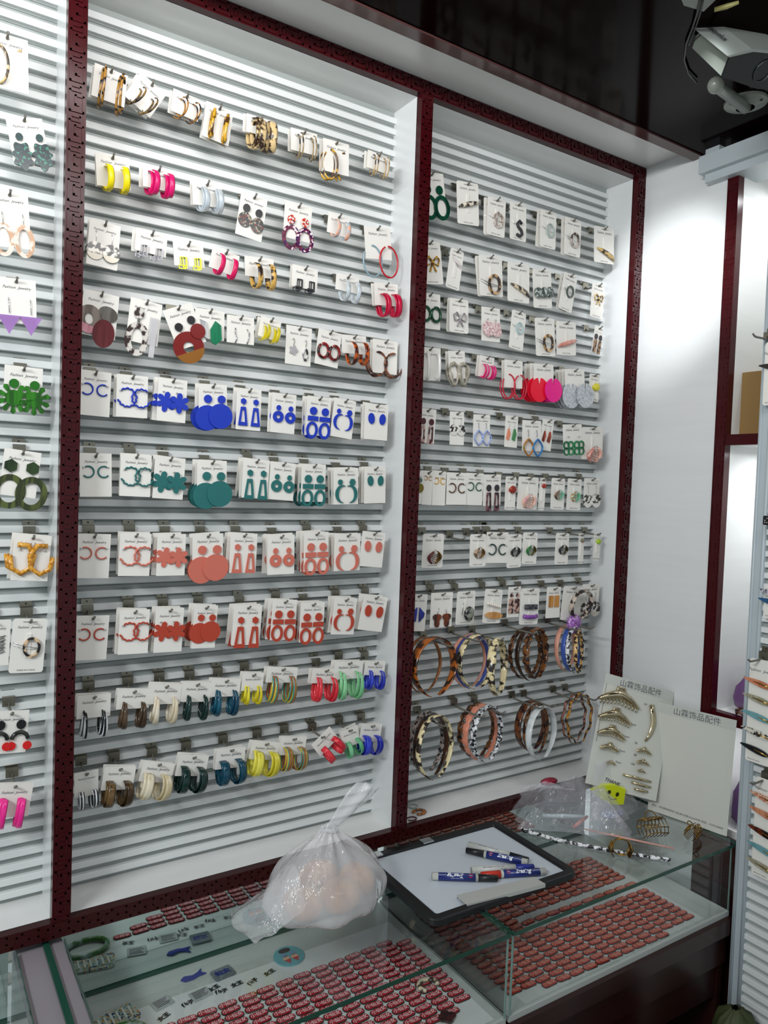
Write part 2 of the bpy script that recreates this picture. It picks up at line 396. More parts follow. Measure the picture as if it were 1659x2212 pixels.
def claw(m_, x, z, s=1.0):
    """small hinged claw clip seen from the side: two toothed shells and a spring loop"""
    for sg in (-1, 1):
        m_.mi = 0 if sg < 0 else 2
        pts = [(x + sg * (3.5 + 7 * sin(pi * t / 8)) * s, -5 - 4 * cos(pi * t / 8), z + (9 - 2.4 * t) * s) for t in range(9)]
        m_.tube(pts, [1.6 * s + 1.2 * s * sin(pi * t / 8) for t in range(9)], 6, flat=(.75, 1.5), wdir=(0, 1, 0))
        for k in range(5): m_.tube([(x + sg * (7 - k * .3) * s, -6, z + (5 - 3.2 * k) * s), (x + sg * 1.5 * s, -9, z + (3 - 3.2 * k) * s)], .7 * s, 4)
    m_.mi = 1; m_.tube([(x + 3.2 * s * cos(a), -8, z + (8 + 3.2 * sin(a)) * s) for a in [2 * pi * i / 10 for i in range(10)]], .8 * s, 5, True)
def pieces(kind, H):
    """list of (x offset, builder) ; builder(MB, side)"""
    y0, y1 = -3.4, -1.2
    def two(fn, a=-14.0, b=16.0): return [(a, fn, -1), (b, fn, 1)]
    if kind == 'c':        # small open hoops lying on the card
        def f(m_, x, s):
            pts = arc(x, -37, 11, 11, 120, -140, 20) if s < 0 else arc(x, -37, 11, 11, 60, 320, 20)
            flat_tube(m_, pts, 1.5); stud(m_, x + (-9 if s < 0 else 8), -28)
        return two(f, -15, 15)
    if kind == 'wavy':
        def f(m_, x, s):
            n = 44; a0, a1 = (130, -165) if s < 0 else (50, 345); pts = []
            for i in range(n + 1):
                a = a0 + (a1 - a0) * i / n; r = 18 + 1.1 * sin(R_(a) * 13)
                pts.append((x + r * cos(R_(a)), -45 + r * sin(R_(a))))
            flat_tube(m_, pts, 1.8, -2 - (s + 1)); stud(m_, x + (-13 if s < 0 else 11), -32)
        return two(f, -10, 17)
    if kind == 'flower':
        def f(m_, x, s): blob(m_, x, -50, lambda a: 8.5 + 13 * abs(sin(3 * a + (.5 if s < 0 else 0))) ** .7, 72, y0 - s * 1.2, y1 - s * 1.2); stud(m_, x - 6, -29)
        return two(f, -13, 15)
    if kind == 'disc':
        def f(m_, x, s): m_.ell(x + (1.5 if s < 0 else 3), -31, 8.5, 8.5, y0, y1); m_.ell(x, -68 - s * -2, 26, 26, y0 - s * 1.3, y1 - s * 1.3, 36); link(m_, x + 2, -41)
        return two(f, -13, 15)
    if kind == 'trap':
        def f(m_, x, s):
            m_.ell(x, -30, 7, 7.5, y0, y1, 6, pi / 6 if s else 0)
            m_.ring([(x - 6, -43), (x + 6, -43), (x + 11.5, -86), (x - 11.5, -86)][::-1], [(x - 2.5, -50), (x + 2.5, -50), (x + 5.5, -78), (x - 5.5, -78)][::-1], y0, y1); link(m_, x, -40)
        return two(f, -14, 17)
    if kind == 'donut':
        def f(m_, x, s): m_.ell(x, -33, 5.5, 6, y0, y1); m_.ering(x, -53, 13, 13, 8.5, y0, y1); link(m_, x, -40)
        return two(f, -13, 17)
    if kind == 'triple':
        def f(m_, x, s): m_.ell(x, -33, 9, 9, y0, y1); m_.box(x - 13, x + 13, y0, y1, -55, -44.5); m_.ering(x + s, -76, 14.5, 19, 6, y0, y1); link(m_, x, -43); link(m_, x, -57)
        return two(f, -14, 16)
    if kind == 'moon':
        def f(m_, x, s):
            m_.ell(x + s * 2, -31, 5.5 if s < 0 else 7.5, 6 if s < 0 else 8, y0, y1, 16 if s < 0 else 6); link(m_, x + s * 2, -39)
            A = arc(x - s * 3, -56, 17, 19, 62, 280, 20) if s < 0 else arc(x - s * 3, -56, 17, 19, 118, -100, 20)
            B = arc(x - s * 3 - s * 6, -53, 15, 17, 50, 295, 20) if s < 0 else arc(x - s * 3 - s * 6, -53, 15, 17, 130, -115, 20)
            n = 20; m_.ring([A[i] for i in range(21)] , [((A[i][0] * .62 + B[i][0] * .38) if 0 < i < 20 else A[i][0] + .1 * -s, (A[i][1] * .62 + B[i][1] * .38)) for i in range(21)], y0, y1) if False else None
            for i in range(n):
                t = sin(pi * (i + .5) / n); p, q = A[i], A[i + 1]; w0 = 7.5 * sin(pi * i / n) + .4; w1 = 7.5 * sin(pi * (i + 1) / n) + .4
                c = (x - s * 3, -56)
                def inn(p_, w_):
                    d = math.hypot(p_[0] - c[0], p_[1] - c[1]); k_ = (d - w_) / d
                    return (c[0] + (p_[0] - c[0]) * k_, c[1] + (p_[1] - c[1]) * k_)
                m_.prism([p, q, inn(q, w1), inn(p, w0)] if s > 0 else [p, inn(p, w0), inn(q, w1), q], y0, y1)
        return two(f, -13, 13)
    if kind == 'oval':
        def f(m_, x, s): m_.ell(x, -33, 8, 12, y0, y1, 24, -.1 * s)
        return two(f, -14, 15)
    if kind == 'puffy':    # fat tear shaped hoops hanging under a short card
        def f(m_, x, s): hoop3(m_, x, -H - 10, 16, 23, 5.5, 2.6, 96 - 5 * s, -250, 96, 1, out=.4); m_.mi = 1; m_.tube([(x, -2, -H + 9), (x, -8, -H + 12)], .6, 5)
        return two(f, -15, 18)
    if kind == 'wideband':
        def f(m_, x, s): hoop3(m_, x, -H - 6, 18, 23, 7.5, 1.0, 84 - 8 * s, -225, 92, 0, out=.4)
        return two(f, -15, 17)
    if kind == 'band':     # bright flat hoops
        def f(m_, x, s): hoop3(m_, x, -H * .62 - 8, 16, 22, 5.5, 1.1, 84 + 4 * s, -200, 92, 0)
        return two(f, -12, 18)
    if kind == 'bandlow':
        def f(m_, x, s): hoop3(m_, x, -H - 1, 17, 24, 5.5, 1.1, 88 + 5 * s, -200, 92, 0)
        return two(f, -12, 18)
    if kind == 'bigthin':
        def f(m_, x, s): hoop3(m_, x, -H * .72, 26, 37, 2.4, 1.4, 103 + 4 * s, -255, 92, 0)
        return two(f, -13, 21)
    if kind == 'thin':
        def f(m_, x, s): hoop3(m_, x, -H * .75, 17, 21, 2.2, 1.4, 62, -200, 92, 0)
        return two(f, -10, 18)
    if kind == 'mini':
        def f(m_, x, s): hoop3(m_, x, -H * .78, 14, 24, 1.6, 1.1, 96, -230, 92, 0)
        return two(f, -12, 18)
    if kind == 'bar':
        def f(m_, x, s): hoop3(m_, x, -H * .58, 13, 30, 3.4, 1.5, 112, -250, 92, 0)
        return two(f, -12, 18)
    if kind == 'chunk':
        def f(m_, x, s): hoop3(m_, x, -H - 4, 20, 30, 8, 1.6, 90 + 8 * s, -250, 92, 0)
        return two(f, -10, 18)
    if kind == 'oblong':
        def f(m_, x, s): hoop3(m_, x, -50, 15, 30, 3.6, 2.0, 20 + 40 * (s > 0), -230 if s < 0 else 230, 90, 0, out=0)
        return two(f, -14, 19)
    if kind == 'bigc':
        def f(m_, x, s):
            pts = arc(x, -66, 21, 30, 90, -215, 26) if s < 0 else arc(x, -66, 21, 30, 90, -250, 26)
            flat_tube(m_, pts, 1.7, -3 - s * 1.5)
        return [(-16, f, -1), (20, lambda m_, x, s: (setattr(m_, 'mi', 2), f(m_, x, s)), 1)]
    if kind == 'doubledisc':  # stud disc and larger patterned disc
        def f(m_, x, s): m_.mi = 2; m_.ell(x, -34 - s, 8, 8.5, y0, y1); link(m_, x, -45); m_.mi = 0; m_.ell(x, -60 - s * 2, 15, 16, y0 - s, y1 - s, 28)
        return two(f, -14, 15)
    if kind == 'ovalring':
        def f(m_, x, s): m_.mi = 2; m_.ell(x - 2, -34, 8.5, 9, y0, y1); link(m_, x - 2, -45); m_.mi = 0; m_.ering(x, -69, 20, 25, 8, y0 - s, y1 - s, 30)
        return two(f, -13, 17)
    if kind == 'hookdisc':
        def f(m_, x, s): m_.mi = 1; flat_tube(m_, [(x - 3, -24), (x - 1, -21), (x + 1, -24), (x, -33), (x, -44)], .5); m_.mi = 0; m_.ell(x, -62, 17.5, 18.5, y0 - s, y1 - s, 28); m_.mi = 2; m_.prism(arc(x, -62, 17.5, 18.5, 200, 340, 12), y0 - s - .4, y0 - s)
        return two(f, -15, 16)
    if kind == 'chain':    # open metal rectangles
        def f(m_, x, s):
            for dx, dz, wd, hh in ((0, 0, 12, 18), (-3, -11, 14, 8), (3, -2, 9, 22)):
                m_.ring(rrect(wd, hh, .5, x + dx, -38 + dz, 1), rrect(wd - 3, hh - 3, .3, x + dx, -38 + dz, 1), y0, y1)
        return two(f, -13, 16)
    if kind == 'swirl':
        def a(m_, x, s): m_.ering(-17, -50, 21, 24, 14, y0, y1, 30); m_.mi = 2; m_.prism(arc(-17, -56, 19, 20, 180, 330, 16), y0 - .6, y0)
        def b(m_, x, s): m_.mi = 3; m_.ell(14, -36, 17, 13, y0, y1, 24, -.3); m_.mi = 4; m_.ell(9, -72, 19, 25, y0 - 1.5, y0 - .2, 28)
        return [(0, a, -1), (0, b, 1)]
    if kind == 'bigoval':
        def a(m_, x, s): m_.ell(-12, -28, 9.5, 11, y0, y1, 20); m_.mi = 1; m_.box(-14, -9, y0, y1, -46, -37); m_.mi = 0; m_.ering(-11, -78, 23, 33, 12, y0, y1, 32)
        def b(m_, x, s): m_.mi = 2; m_.box(10, 26, -4, -2, -84, -30); m_.box(14, 24, -6, -3, -108, -60)
        return [(0, a, -1), (0, b, 1)]
    if kind == 'bigdisc':
        def a(m_, x, s): m_.mi = 2; m_.ell(-13, -38, 8, 8, y0, y1); link(m_, -12, -47); m_.mi = 0; m_.ering(-9, -80, 31, 31, 20, y0, y1, 36); m_.mi = 3; m_.prism(arc(-9, -80, 31, 31, 196, 344, 18), y0 - .5, y0)
        def b(m_, x, s): m_.mi = 2; m_.ell(16, -32, 8, 8, y0, y1); link(m_, 17, -41); m_.mi = 0; m_.ell(20, -56, 15, 15, y0 - 2, y1 - 2, 26)
        return [(0, a, -1), (0, b, 1)]
    if kind == 'gem':
        def a(m_, x, s): m_.mi = 2; m_.prism([(-22, -22), (-8, -26), (-2, -60), (-12, -56)][::-1], y0, y1)
        def b(m_, x, s): m_.mi = 0; m_.prism([(10, -22), (22, -30), (24, -58), (12, -70), (2, -66), (0, -40)][::-1], y0 - 2, y1)
        return [(0, a, -1), (0, b, 1)]
    if kind == 'sticks':
        def f(m_, x, s): flat_tube(m_, [(x, -26), (x + s * 3 + 2, -34), (x + 3, -48), (x - 1, -58)], 1.1)
        return two(f, -12, 14)
    if kind == 'drops':
        def f(m_, x, s):
            m_.mi = 1; flat_tube(m_, [(x - 3, -30), (x, -26), (x + 2, -31), (x, -42)], .7)
            m_.mi = 0 if s < 0 else 2
            if s < 0: blob(m_, x, -52, lambda a: 9 + 1.8 * cos(5 * a), 30)
            else: m_.ering(x, -58, 6.5, 14, 3.5, y0, y1, 20)
        return two(f, -13, 16)
    if kind == 'bamboo':
        def f(m_, x, s):
            pts = arc(x, -50, 22, 24, 100, -190, 26) if s < 0 else arc(x, -50, 22, 24, 80, 370, 26)
            m_.tube([(p[0], -3 - s, p[1]) for p in pts], [2.4 if i % 5 else 1.2 for i in range(len(pts))], 6)
        return two(f, -18, 20)
    if kind == 'leaf':     # split monstera leaves
        def f(m_, x, s):
            m_.mi = 2; m_.ell(x, -31, 8, 8, y0, y1); link(m_, x, -40); m_.mi = 0
            for k in range(9):
                a = R_(100 + 36 * k) if k else R_(90)
                a = R_(-90 + (k - 4) * 36)
                m_.prism([(x, -56), (x + 23 * cos(a - .2), -56 + 25 * sin(a - .2)), (x + 26 * cos(a), -56 + 28 * sin(a)), (x + 23 * cos(a + .2), -56 + 25 * sin(a + .2))], y0 - .1 * k - s, y1)
            m_.ell(x, -56, 13, 14, y0 - 1.2, y1, 16)
        return two(f, -15, 18)
    if kind == 'cone':     # crinkled foil leaf drops
        def f(m_, x, s): m_.mi = 2; m_.ell(x, -35, 6.5, 7, y0, y1, 8); link(m_, x, -44); m_.mi = 0; blob(m_, x, -68, lambda a: 19 + 3 * sin(7 * a) - 4 * cos(2 * a), 44, y0 - 1, y1)
        return two(f, -14, 20)
    if kind == 'hexring':
        def f(m_, x, s): m_.mi = 2; m_.ell(x - 3, -30, 12, 12, y0, y1, 6, pi / 6); link(m_, x - 2, -44); m_.mi = 0; m_.ering(x, -76, 27, 31, 11, y0 - s * 1.4, y1 - s * 1.4, 32)
        return two(f, -14, 22)
    if kind == 'tri':
        def f(m_, x, s): m_.mi = 1; flat_tube(m_, [(x, -34), (x + 1, -60)], .7); m_.mi = 0; m_.prism([(x - 18, -64), (x, -96), (x + 18, -64)], y0, y1)
        return two(f, -13, 21)
    if kind == 'ovaldrop':
        def f(m_, x, s): m_.mi = 1; flat_tube(m_, [(x, -38), (x + 1, -60)], .7); m_.mi = 0; m_.ering(x, -88, 18, 30, 8, y0 - s, y1 - s, 26)
        return two(f, -15, 19)
    if kind == 'straw':
        def f(m_, x, s):
            pts = arc(x, -43, 20, 27, 115, -190, 6) if s < 0 else arc(x, -43, 20, 27, 65, 370, 6)
            m_.tube([(p[0], -5 - s, p[1]) for p in pts], 5, 6, flat=(1, .6)); stud(m_, x - s * -4, -27)
        return two(f, -16, 16)
    if kind == 'arch':
        def f(m_, x, s):
            m_.mi = 2; m_.ell(x, -27, 8.5, 9, y0, y1); link(m_, x, -38); m_.mi = 0
            flat_tube(m_, arc(x, -56, 14, 14, 5, 175, 12), 4.2); m_.mi = 3; m_.ell(x - 14, -68, 8, 8, y0, y1); m_.ell(x + 14, -68, 8, 8, y0 - 1, y1)
        return two(f, -18, 18)
    if kind == 'pinkbar':
        def f(m_, x, s): hoop3(m_, x, -52, 14, 26, 5.0, 1.2, 98, -250, 92, 0)
        return two(f, -14, 16)
    if kind == 'loops':    # long ribbon loops on ear wires
        def f(m_, x, s):
            m_.mi = 1; flat_tube(m_, [(x - 3, -26), (x, -22), (x + 1, -40)], .7); m_.mi = 0 if s < 0 else 2
            A = [(x + 15 * sin(pi * t / 12) * (1 if t < 12 else 1), -44 - 42 * (t / 12.0)) for t in range(13)] + [(x - 15 * sin(pi * t / 12), -86 + 42 * (t / 12.0)) for t in range(13)]
            m_.tube([(p[0] * 1.0, -5 - s, p[1]) for p in A], 2.6, 6, flat=(.7, 1.3))
        return two(f, -13, 15)
    if kind == 'slabs':
        def f(m_, x, s): m_.mi = 1; flat_tube(m_, [(x, -28), (x, -44)], .7); m_.mi = 0 if s < 0 else 2; m_.prism([(x - 4, -46), (x - 12, -84), (x + 1, -90), (x + 8, -66), (x + 3, -46)], y0 - s, y1)
        return two(f, -13, 14)
    if kind == 'longdrop':
        def f(m_, x, s): m_.mi = 2; m_.ell(x, -36, 8, 9, y0, y1); m_.mi = 0; m_.ring([(x - 7, -48), (x + 7, -48), (x + 9, -98), (x - 9, -98)][::-1], [(x - 3, -54), (x + 3, -54), (x + 4, -84), (x - 4, -84)][::-1], y0, y1)
        return two(f, -13, 15)
    if kind == 'clover':
        def f(m_, x, s):
            for k in range(4):
                a = R_(90 * k + 45); c = (x + 10 * cos(a), -54 + 10 * sin(a)); m_.ering(c[0], c[1], 9.5, 9.5, 3.2, y0, y1, 18)
            stud(m_, x, -28)
        return two(f, -16, 18)
    if kind == 'petal':    # big thin discs with a nick, on studs
        def f(m_, x, s):
            n = 34; pts = [(x + 27 * cos(t), -58 + 27 * sin(t)) for t in [R_(100 + 340 * i / n) for i in range(n + 1)]] + [(x, -48)]
            m_.mi = 0 if s < 0 else 2; m_.prism(pts, y0 - s * 2, y0 - s * 2 + 1.2)
        return two(f, -14, 26)
    if kind == 'resin':
        def f(m_, x, s):
            n = 16; pts = [(x + (17 + 2 * sin(3 * t)) * cos(t), -6 - 3 * sin(2 * t), -66 + 30 * sin(t)) for t in [2 * pi * i / n for i in range(n)]]
            m_.tube(pts, [4.5 + 2.5 * sin(i * 1.7) for i in range(n)], 6, True)
        return two(f, -14, 20)
    if kind == 'xhoops':
        def f(m_, x, s): flat_tube(m_, arc(x, -48, 13, 16, 110, -230, 18), 3.4, -4 - s)
        return two(f, -13, 15)
    if kind == 'bow':
        def f(m_, x, s):
            for q in (-1, 1): m_.tube([(0, -4, -48), (q * 12, -7, -36), (q * 20, -5, -42), (q * 16, -4, -56), (0, -4, -50), (q * 9, -4, -70)], 2.4, 6)
            m_.ball((0, -6, -48), 4, 3, 4)
        return [(0, f, 0)]
    if kind == 'cluster':
        def f(m_, x, s):
            for k in range(7): m_.ell(x + 9 * cos(k * .9), -54 + 9 * sin(k * .9), 10, 11, y0 - k * .8, y0 - k * .8 + .8, 10)
            stud(m_, x, -30)
        return two(f, -12, 14)
    if kind == 'snake':
        def f(m_, x, s): flat_tube(m_, [(10, -56), (2, -50), (-6, -58), (-2, -68), (8, -74), (12, -84), (4, -92), (-8, -88)], 4.4, -4); m_.mi = 1; flat_tube(m_, [(-26, -52), (-6, -62), (-24, -58)], .8)
        return [(0, f, 0)]
    if kind == 'ringclip':
        def f(m_, x, s): m_.mi = 1; flat_tube(m_, [(-28, -46), (-6, -54), (22, -58), (-6, -60), (-28, -50)], .8); m_.mi = 0; m_.ering(6, -56, 16, 20, 5, -5.5, -2, 28)
        return [(0, f, 0)]
    if kind == 'ringclip2':
        def f(m_, x, s):
            m_.mi = 1; flat_tube(m_, [(-28, -46), (-6, -54), (22, -58)], .8); m_.mi = 0; m_.ering(4, -54, 15, 20, 3, -5.5, -2, 24); m_.ering(8, -56, 12, 16, 2.4, -7, -5, 24)
        return [(0, f, 0)]
    if kind == 'lens':     # long pointed barrette
        def f(m_, x, s): m_.tube([(-28, -3, -56), (-20, -5, -52), (0, -6, -47), (20, -5, -42), (30, -3, -40)], [1.5, 4, 5.5, 4, 1.2], 8, flat=(1, .6))
        return [(0, f, 0)]
    if kind == 'lensv':
        def f(m_, x, s): m_.tube([(-18, -3, -30), (-8, -8, -42), (6, -11, -52), (22, -14, -62)], [1.5, 4.5, 4.5, 2], 8, flat=(1, .5)); m_.tube([(-18, -3, -32), (4, -6, -60)], 1.4, 5)
        return [(0, f, 0)]
    if kind == 'lensd':
        def f(m_, x, s): m_.tube([(-24, -3, -44), (-12, -5, -48), (4, -6, -54), (18, -6, -60), (27, -3, -66)], [1.5, 4, 4.6, 4.4, 2.5], 8, flat=(1, .6))
        return [(0, f, 0)]
    if kind == 'lumps':
        def f(m_, x, s):
            for k in (-1, 0, 1): m_.ball((k * 19, -6, -55 + k), 13, 5, 13)
        return [(0, f, 0)]
    if kind == 'diamond':
        def f(m_, x, s): m_.prism([(x - s * 8, -36), (x + s * 10, -52), (x + s * 8, -62), (x - s * 6, -76), (x - s * 8, -56)][::(-1 if s > 0 else 1)], y0 - 1, y1)
        return two(f, -11, 13)
    if kind == 'flame':
        def f(m_, x, s): m_.mi = 1; flat_tube(m_, [(x - s * 4, -34), (x, -50)], .8); m_.mi = 0; blob(m_, x, -60, lambda a: 12 + 3 * sin(3 * a) - 3 * cos(2 * a), 24)
        return two(f, -13, 14)
    if kind == 'rock':
        def f(m_, x, s): m_.mi = 0; m_.ball((6, -9, -58), 17, 8, 20, 7, 5); m_.mi = 1; flat_tube(m_, [(-10, -30), (-12, -60)], .9)
        return [(0, f, 0)]
    if kind == 'duo':      # two barrettes one above the other
        def a(m_, x, s):
            for k in range(7): m_.ball((-20 + 7 * k, -5, -38 - 1.2 * k), 4, 4, 4, 6, 4)
        def b(m_, x, s): m_.mi = 2; m_.ell(4, -68, 30, 9, -6, -2, 24)
        return [(0, a, -1), (0, b, 1)]
    if kind == 'duobar':
        def a(m_, x, s): m_.box(-18, 22, -6, -2, -50, -38)
        def b(m_, x, s): m_.mi = 2; m_.tube([(-20, -3, -66), (-10, -6, -68), (14, -6, -68), (24, -3, -66)], 5, 8, flat=(1, .6))
        return [(0, a, -1), (0, b, 1)]
    if kind == 'bars':
        def f(m_, x, s): m_.box(x - 9, x + 9, y0, y1, -62, -26)
        return two(f, -12, 13)
    if kind == 'stripbars':
        def f(m_, x, s): m_.mi = 0; m_.ell(x, -32, 8, 8, y0, y1, 12); m_.box(x - 11, x + 11, y0, y1, -98, -44)
        return two(f, -14, 15)
    if kind == 'bigpurple':
        def a(m_, x, s): m_.ball((6, -9, -82), 24, 10, 22, 8, 5)
        def b(m_, x, s): m_.mi = 2; m_.tube([(16 + 30 * cos(t), -14 - 6 * sin(t), -38 + 32 * sin(t)) for t in [2 * pi * i / 20 for i in range(20)]], 4.5, 6, True, flat=(.7, 1.6))
        return [(0, a, -1), (0, b, 1)]
    if kind == 'clawclip':
        return [(2, lambda m_, x, s: claw(m_, x, -54, 1.5), 0)]
    if kind == 'clawbig':
        return [(6, lambda m_, x, s: (m_.ball((x, -10, -56), 20, 9, 17), claw(m_, x, -56, 1.5)), 0)]
    if kind == 'pin':      # narrow drops
        def f(m_, x, s): m_.mi = 2; m_.ell(x, -52, 11, 14, y0, y1, 14); m_.mi = 0; m_.box(x - 10, x + 10, y0, y1, -130, -68)
        return two(f, -14, 17)
    if kind == 'scribble':
        def f(m_, x, s):
            for k in range(9): m_.tube([(6 + 3 * (k % 3), -2, -36 - 4 * k), (22 - 2 * (k % 2), -2, -32 - 4 * k)], .8, 4)
        return [(0, f, 0)]
    return []
CLIPS = {'ringclip', 'ringclip2', 'lens', 'lensv', 'lensd', 'lumps', 'duo', 'duobar', 'clawclip', 'clawbig', 'snake', 'rock', 'bigpurple', 'bow'}
_PM = {}
def piece_meshes(kind, H, mats):
    key = (kind, round(H), mats)
    if key in _PM: return _PM[key]
    ml = [M(mats[0]), MSIL] + [M(x) for x in mats[1:]]
    while len(ml) < 5: ml.append(ml[0])
    out = []
    for x, fn, s in pieces(kind, H):
        m_ = MB(); fn(m_, x, s); m_.v = [(a * MM, b_ * MM, c * MM) for a, b_, c in m_.v]
        out.append(m_.mesh(kind, ml))
    _PM[key] = out
    return out
_CM = {}
def card_mesh(w_, h, rounded):
    key = (round(w_ * 1000), round(h * 1000), rounded)
    if key not in _CM:
        m_ = MB(); pts = rrect(w_, h, .005 if rounded else .0005, 0, -h / 2, 3 if rounded else 1); m_.prism(pts[::-1], 0, .0006)
        if rounded: m_.box(-.004, .004, -.0015, 0, -h * .72, -h * .28)
        m_.mi = 1; m_.ell(0, -.0065, .0032, .0032, -.0002, 0, 10)
        if rounded: m_.box(-.012, .012, -.0002, 0, -.0075, -.0055)
        _CM[key] = m_.mesh('card', [MCARD, M('m:9a978e')])
    return _CM[key]
def card(spec, row, idx, n, rounded=False, plane=0.05, y_in=None):
    """spec: (tlx, tly, trx, try, height_px, kind, mats, spares, words)"""
    tx, ty, ux, uy, hp, kind, mats, spare, words = spec
    A, B, C_ = onY(tx, ty, plane), onY(ux, uy, plane), onY(tx, ty + hp, plane)
    wv = B - A; w_ = wv.length; h = abs(A.z - C_.z); ang = math.atan2(wv.z, wv.x)
    up = Vector((-sin(ang), 0, cos(ang))); cen = (A + B) / 2; hole = cen - up * .0065
    nm = 'hair_clip_card' if kind in CLIPS else 'earring_card'; part = 'hair_clip' if kind in CLIPS else 'earring'
    kk_ = w_ / .061
    for q in range(spare + 1):
        if q == 0: lab = 'card of %s, %s in the %s' % (words, ordn(idx), row); grp = 'cards in the ' + row
        else: lab = '%s spare card of %s, %s' % (ordn(q), words, row); grp = 'spare cards hanging behind front cards'
        t = thing(nm, lab, 'card' if part == 'earring' else 'hair clip', group=grp)
        da = R_(random.uniform(-3, 3)) if q else 0
        off = Vector((random.uniform(-.005, .001), .0105 * q, random.uniform(-.001, .002))) if q else Vector((0, 0, 0))
        a2 = ang + da; tr = cen + off
        t.location = tr; t.rotation_euler = (R_(random.uniform(-1.5, 1.5)), -a2, R_(random.uniform(-3, 3)) if q else 0)
        obj('card_backing', card_mesh(w_, h, rounded), t)
        tm = text_mesh('Fashion  Jewelry', .0098, MTXT, shear=.35, bold=.0)
        if h > .03:
            o = obj('brand_lettering', tm, t, loc=(0, -.0004, -.0165 if h > .06 else -.0145)); o.scale = (kk_ * .68,) * 3
        if rounded and h > .07:
            o = obj('origin_lettering', text_mesh('MADE IN CHINA', .0042, MTXT), t, loc=(0, -.0004, -h + .005))
        ms = piece_meshes(kind, h * 1000 / kk_, mats)
        for me in ms:
            o = obj(part, me, t); o.scale = (kk_,) * 3
    return hole
SNAP = lambda z: PH + PITCH * round((z + .0135 - PH) / PITCH) - .0135
def do_row(row, specs, rounded=False, hooks=True):
    for i, s in enumerate(specs):
        hole = card(s, row, i, len(specs), rounded and s[5] in CLIPS)
        if hooks:
            hook(Vector((hole.x, 0, hole.z)), 'grey hook of the %s' % s[8], 'hooks on the slatted wall')

# ------------------------------------------------------------------ cards: middle bay
TOR = 't:b8852e:2a1a12'; LEO = 't:dcc08c:3a2a22:80'; AMB = 't:d2a12a:4a2c10:70'
do_row('top row of the middle bay', [
    (205, 135, 276, 164, 73, 'bigthin', ('t:a87a35:1e1614',), 1, 'large thin tortoiseshell hoops'),
    (304, 155, 359, 205, 72, 'thin', ('t:8a6a35:1e1614',), 1, 'slim dark tortoiseshell hoops'),
    (375, 190.5, 434, 217, 50, 'thin', ('t:b07a35:20161a',), 1, 'medium brown tortoiseshell hoops'),
    (446, 217, 504, 243, 78, 'bar', (AMB,), 1, 'straight amber tortoiseshell hoops'),
    (533, 244, 593, 263, 40, 'chunk', (LEO,), 1, 'chunky cream leopard hoops'),
    (628, 274.5, 685, 290, 48, 'mini', ('t:9a8560:2a2226',), 1, 'very thin brown hoops'),
    (698, 297, 754, 313, 70, 'oblong', (AMB,), 1, 'big oblong amber hoops'),
    (795, 323, 842, 341, 38, 'mini', ('t:c0a070:3a2a22',), 1, 'small tortoiseshell mini hoops')])
do_row('second row of the middle bay', [
    (205.5, 328.5, 279, 342, 70, 'band', ('p:f2dc10',), 1, 'bright yellow band hoops'),
    (309, 354, 377, 371, 48, 'band', ('p:e0186e',), 1, 'hot pink band hoops'),
    (414.4, 388, 479, 399, 52, 'band', ('c:dfe9f0',), 1, 'clear white band hoops'),
    (521.7, 411, 578, 433, 96, 'doubledisc', ('x:1c1e1e:6a1a16:9a8c78:22342e', 'p:15161a'), 0, 'black studs and speckled discs'),
    (616, 433, 674.5, 450, 78, 'ovalring', ('x:5a1638:7a2c4a:eadbe0:3a1450', 'x:c8402a:e8dcd8:5a3040'), 0, 'purple chip oval rings'),
    (710, 456.5, 755, 472, 45, 'band', ('t:f0b090:a9bcc9:40',), 0, 'peach and pale blue hoops'),
    (786, 487, 843, 493.6, 70, 'bigc', ('p:8fa9b5', 'p:c01a26'), 0, 'one grey, one red hoop')])
do_row('third row of the middle bay', [
    (194, 471, 261, 489.5, 100, 'hookdisc', ('t:ece6da:2e2a26:85', 'p:e2d8c6'), 1, 'marbled cream discs on wires'),
    (295, 492, 362, 510.6, 48, 'chain', ('k:6c6c70',), 1, 'small silver open rectangles'),
    (373, 520.5, 438.5, 528, 52, 'chain', ('k:9aa02a',), 0, 'yellow green open rectangles'),
    (460.5, 530, 518, 554, 48, 'band', ('p:d8185e',), 0, 'deep pink band hoops'),
    (528, 552, 591, 561, 43, 'bandlow', ('t:dcae5a:33261e:80',), 0, 'golden leopard wide hoops'),
    (632, 570, 686.6, 583, 48, 'chain', ('k:6c6c72',), 1, 'stacked silver open squares'),
    (726.7, 588.5, 776, 600.6, 36, 'bandlow', ('c:e2ebf2',), 0, 'frosted white short hoops'),
    (808, 610, 859, 615, 48, 'bandlow', ('p:c4123e',), 1, 'crimson band hoops')])
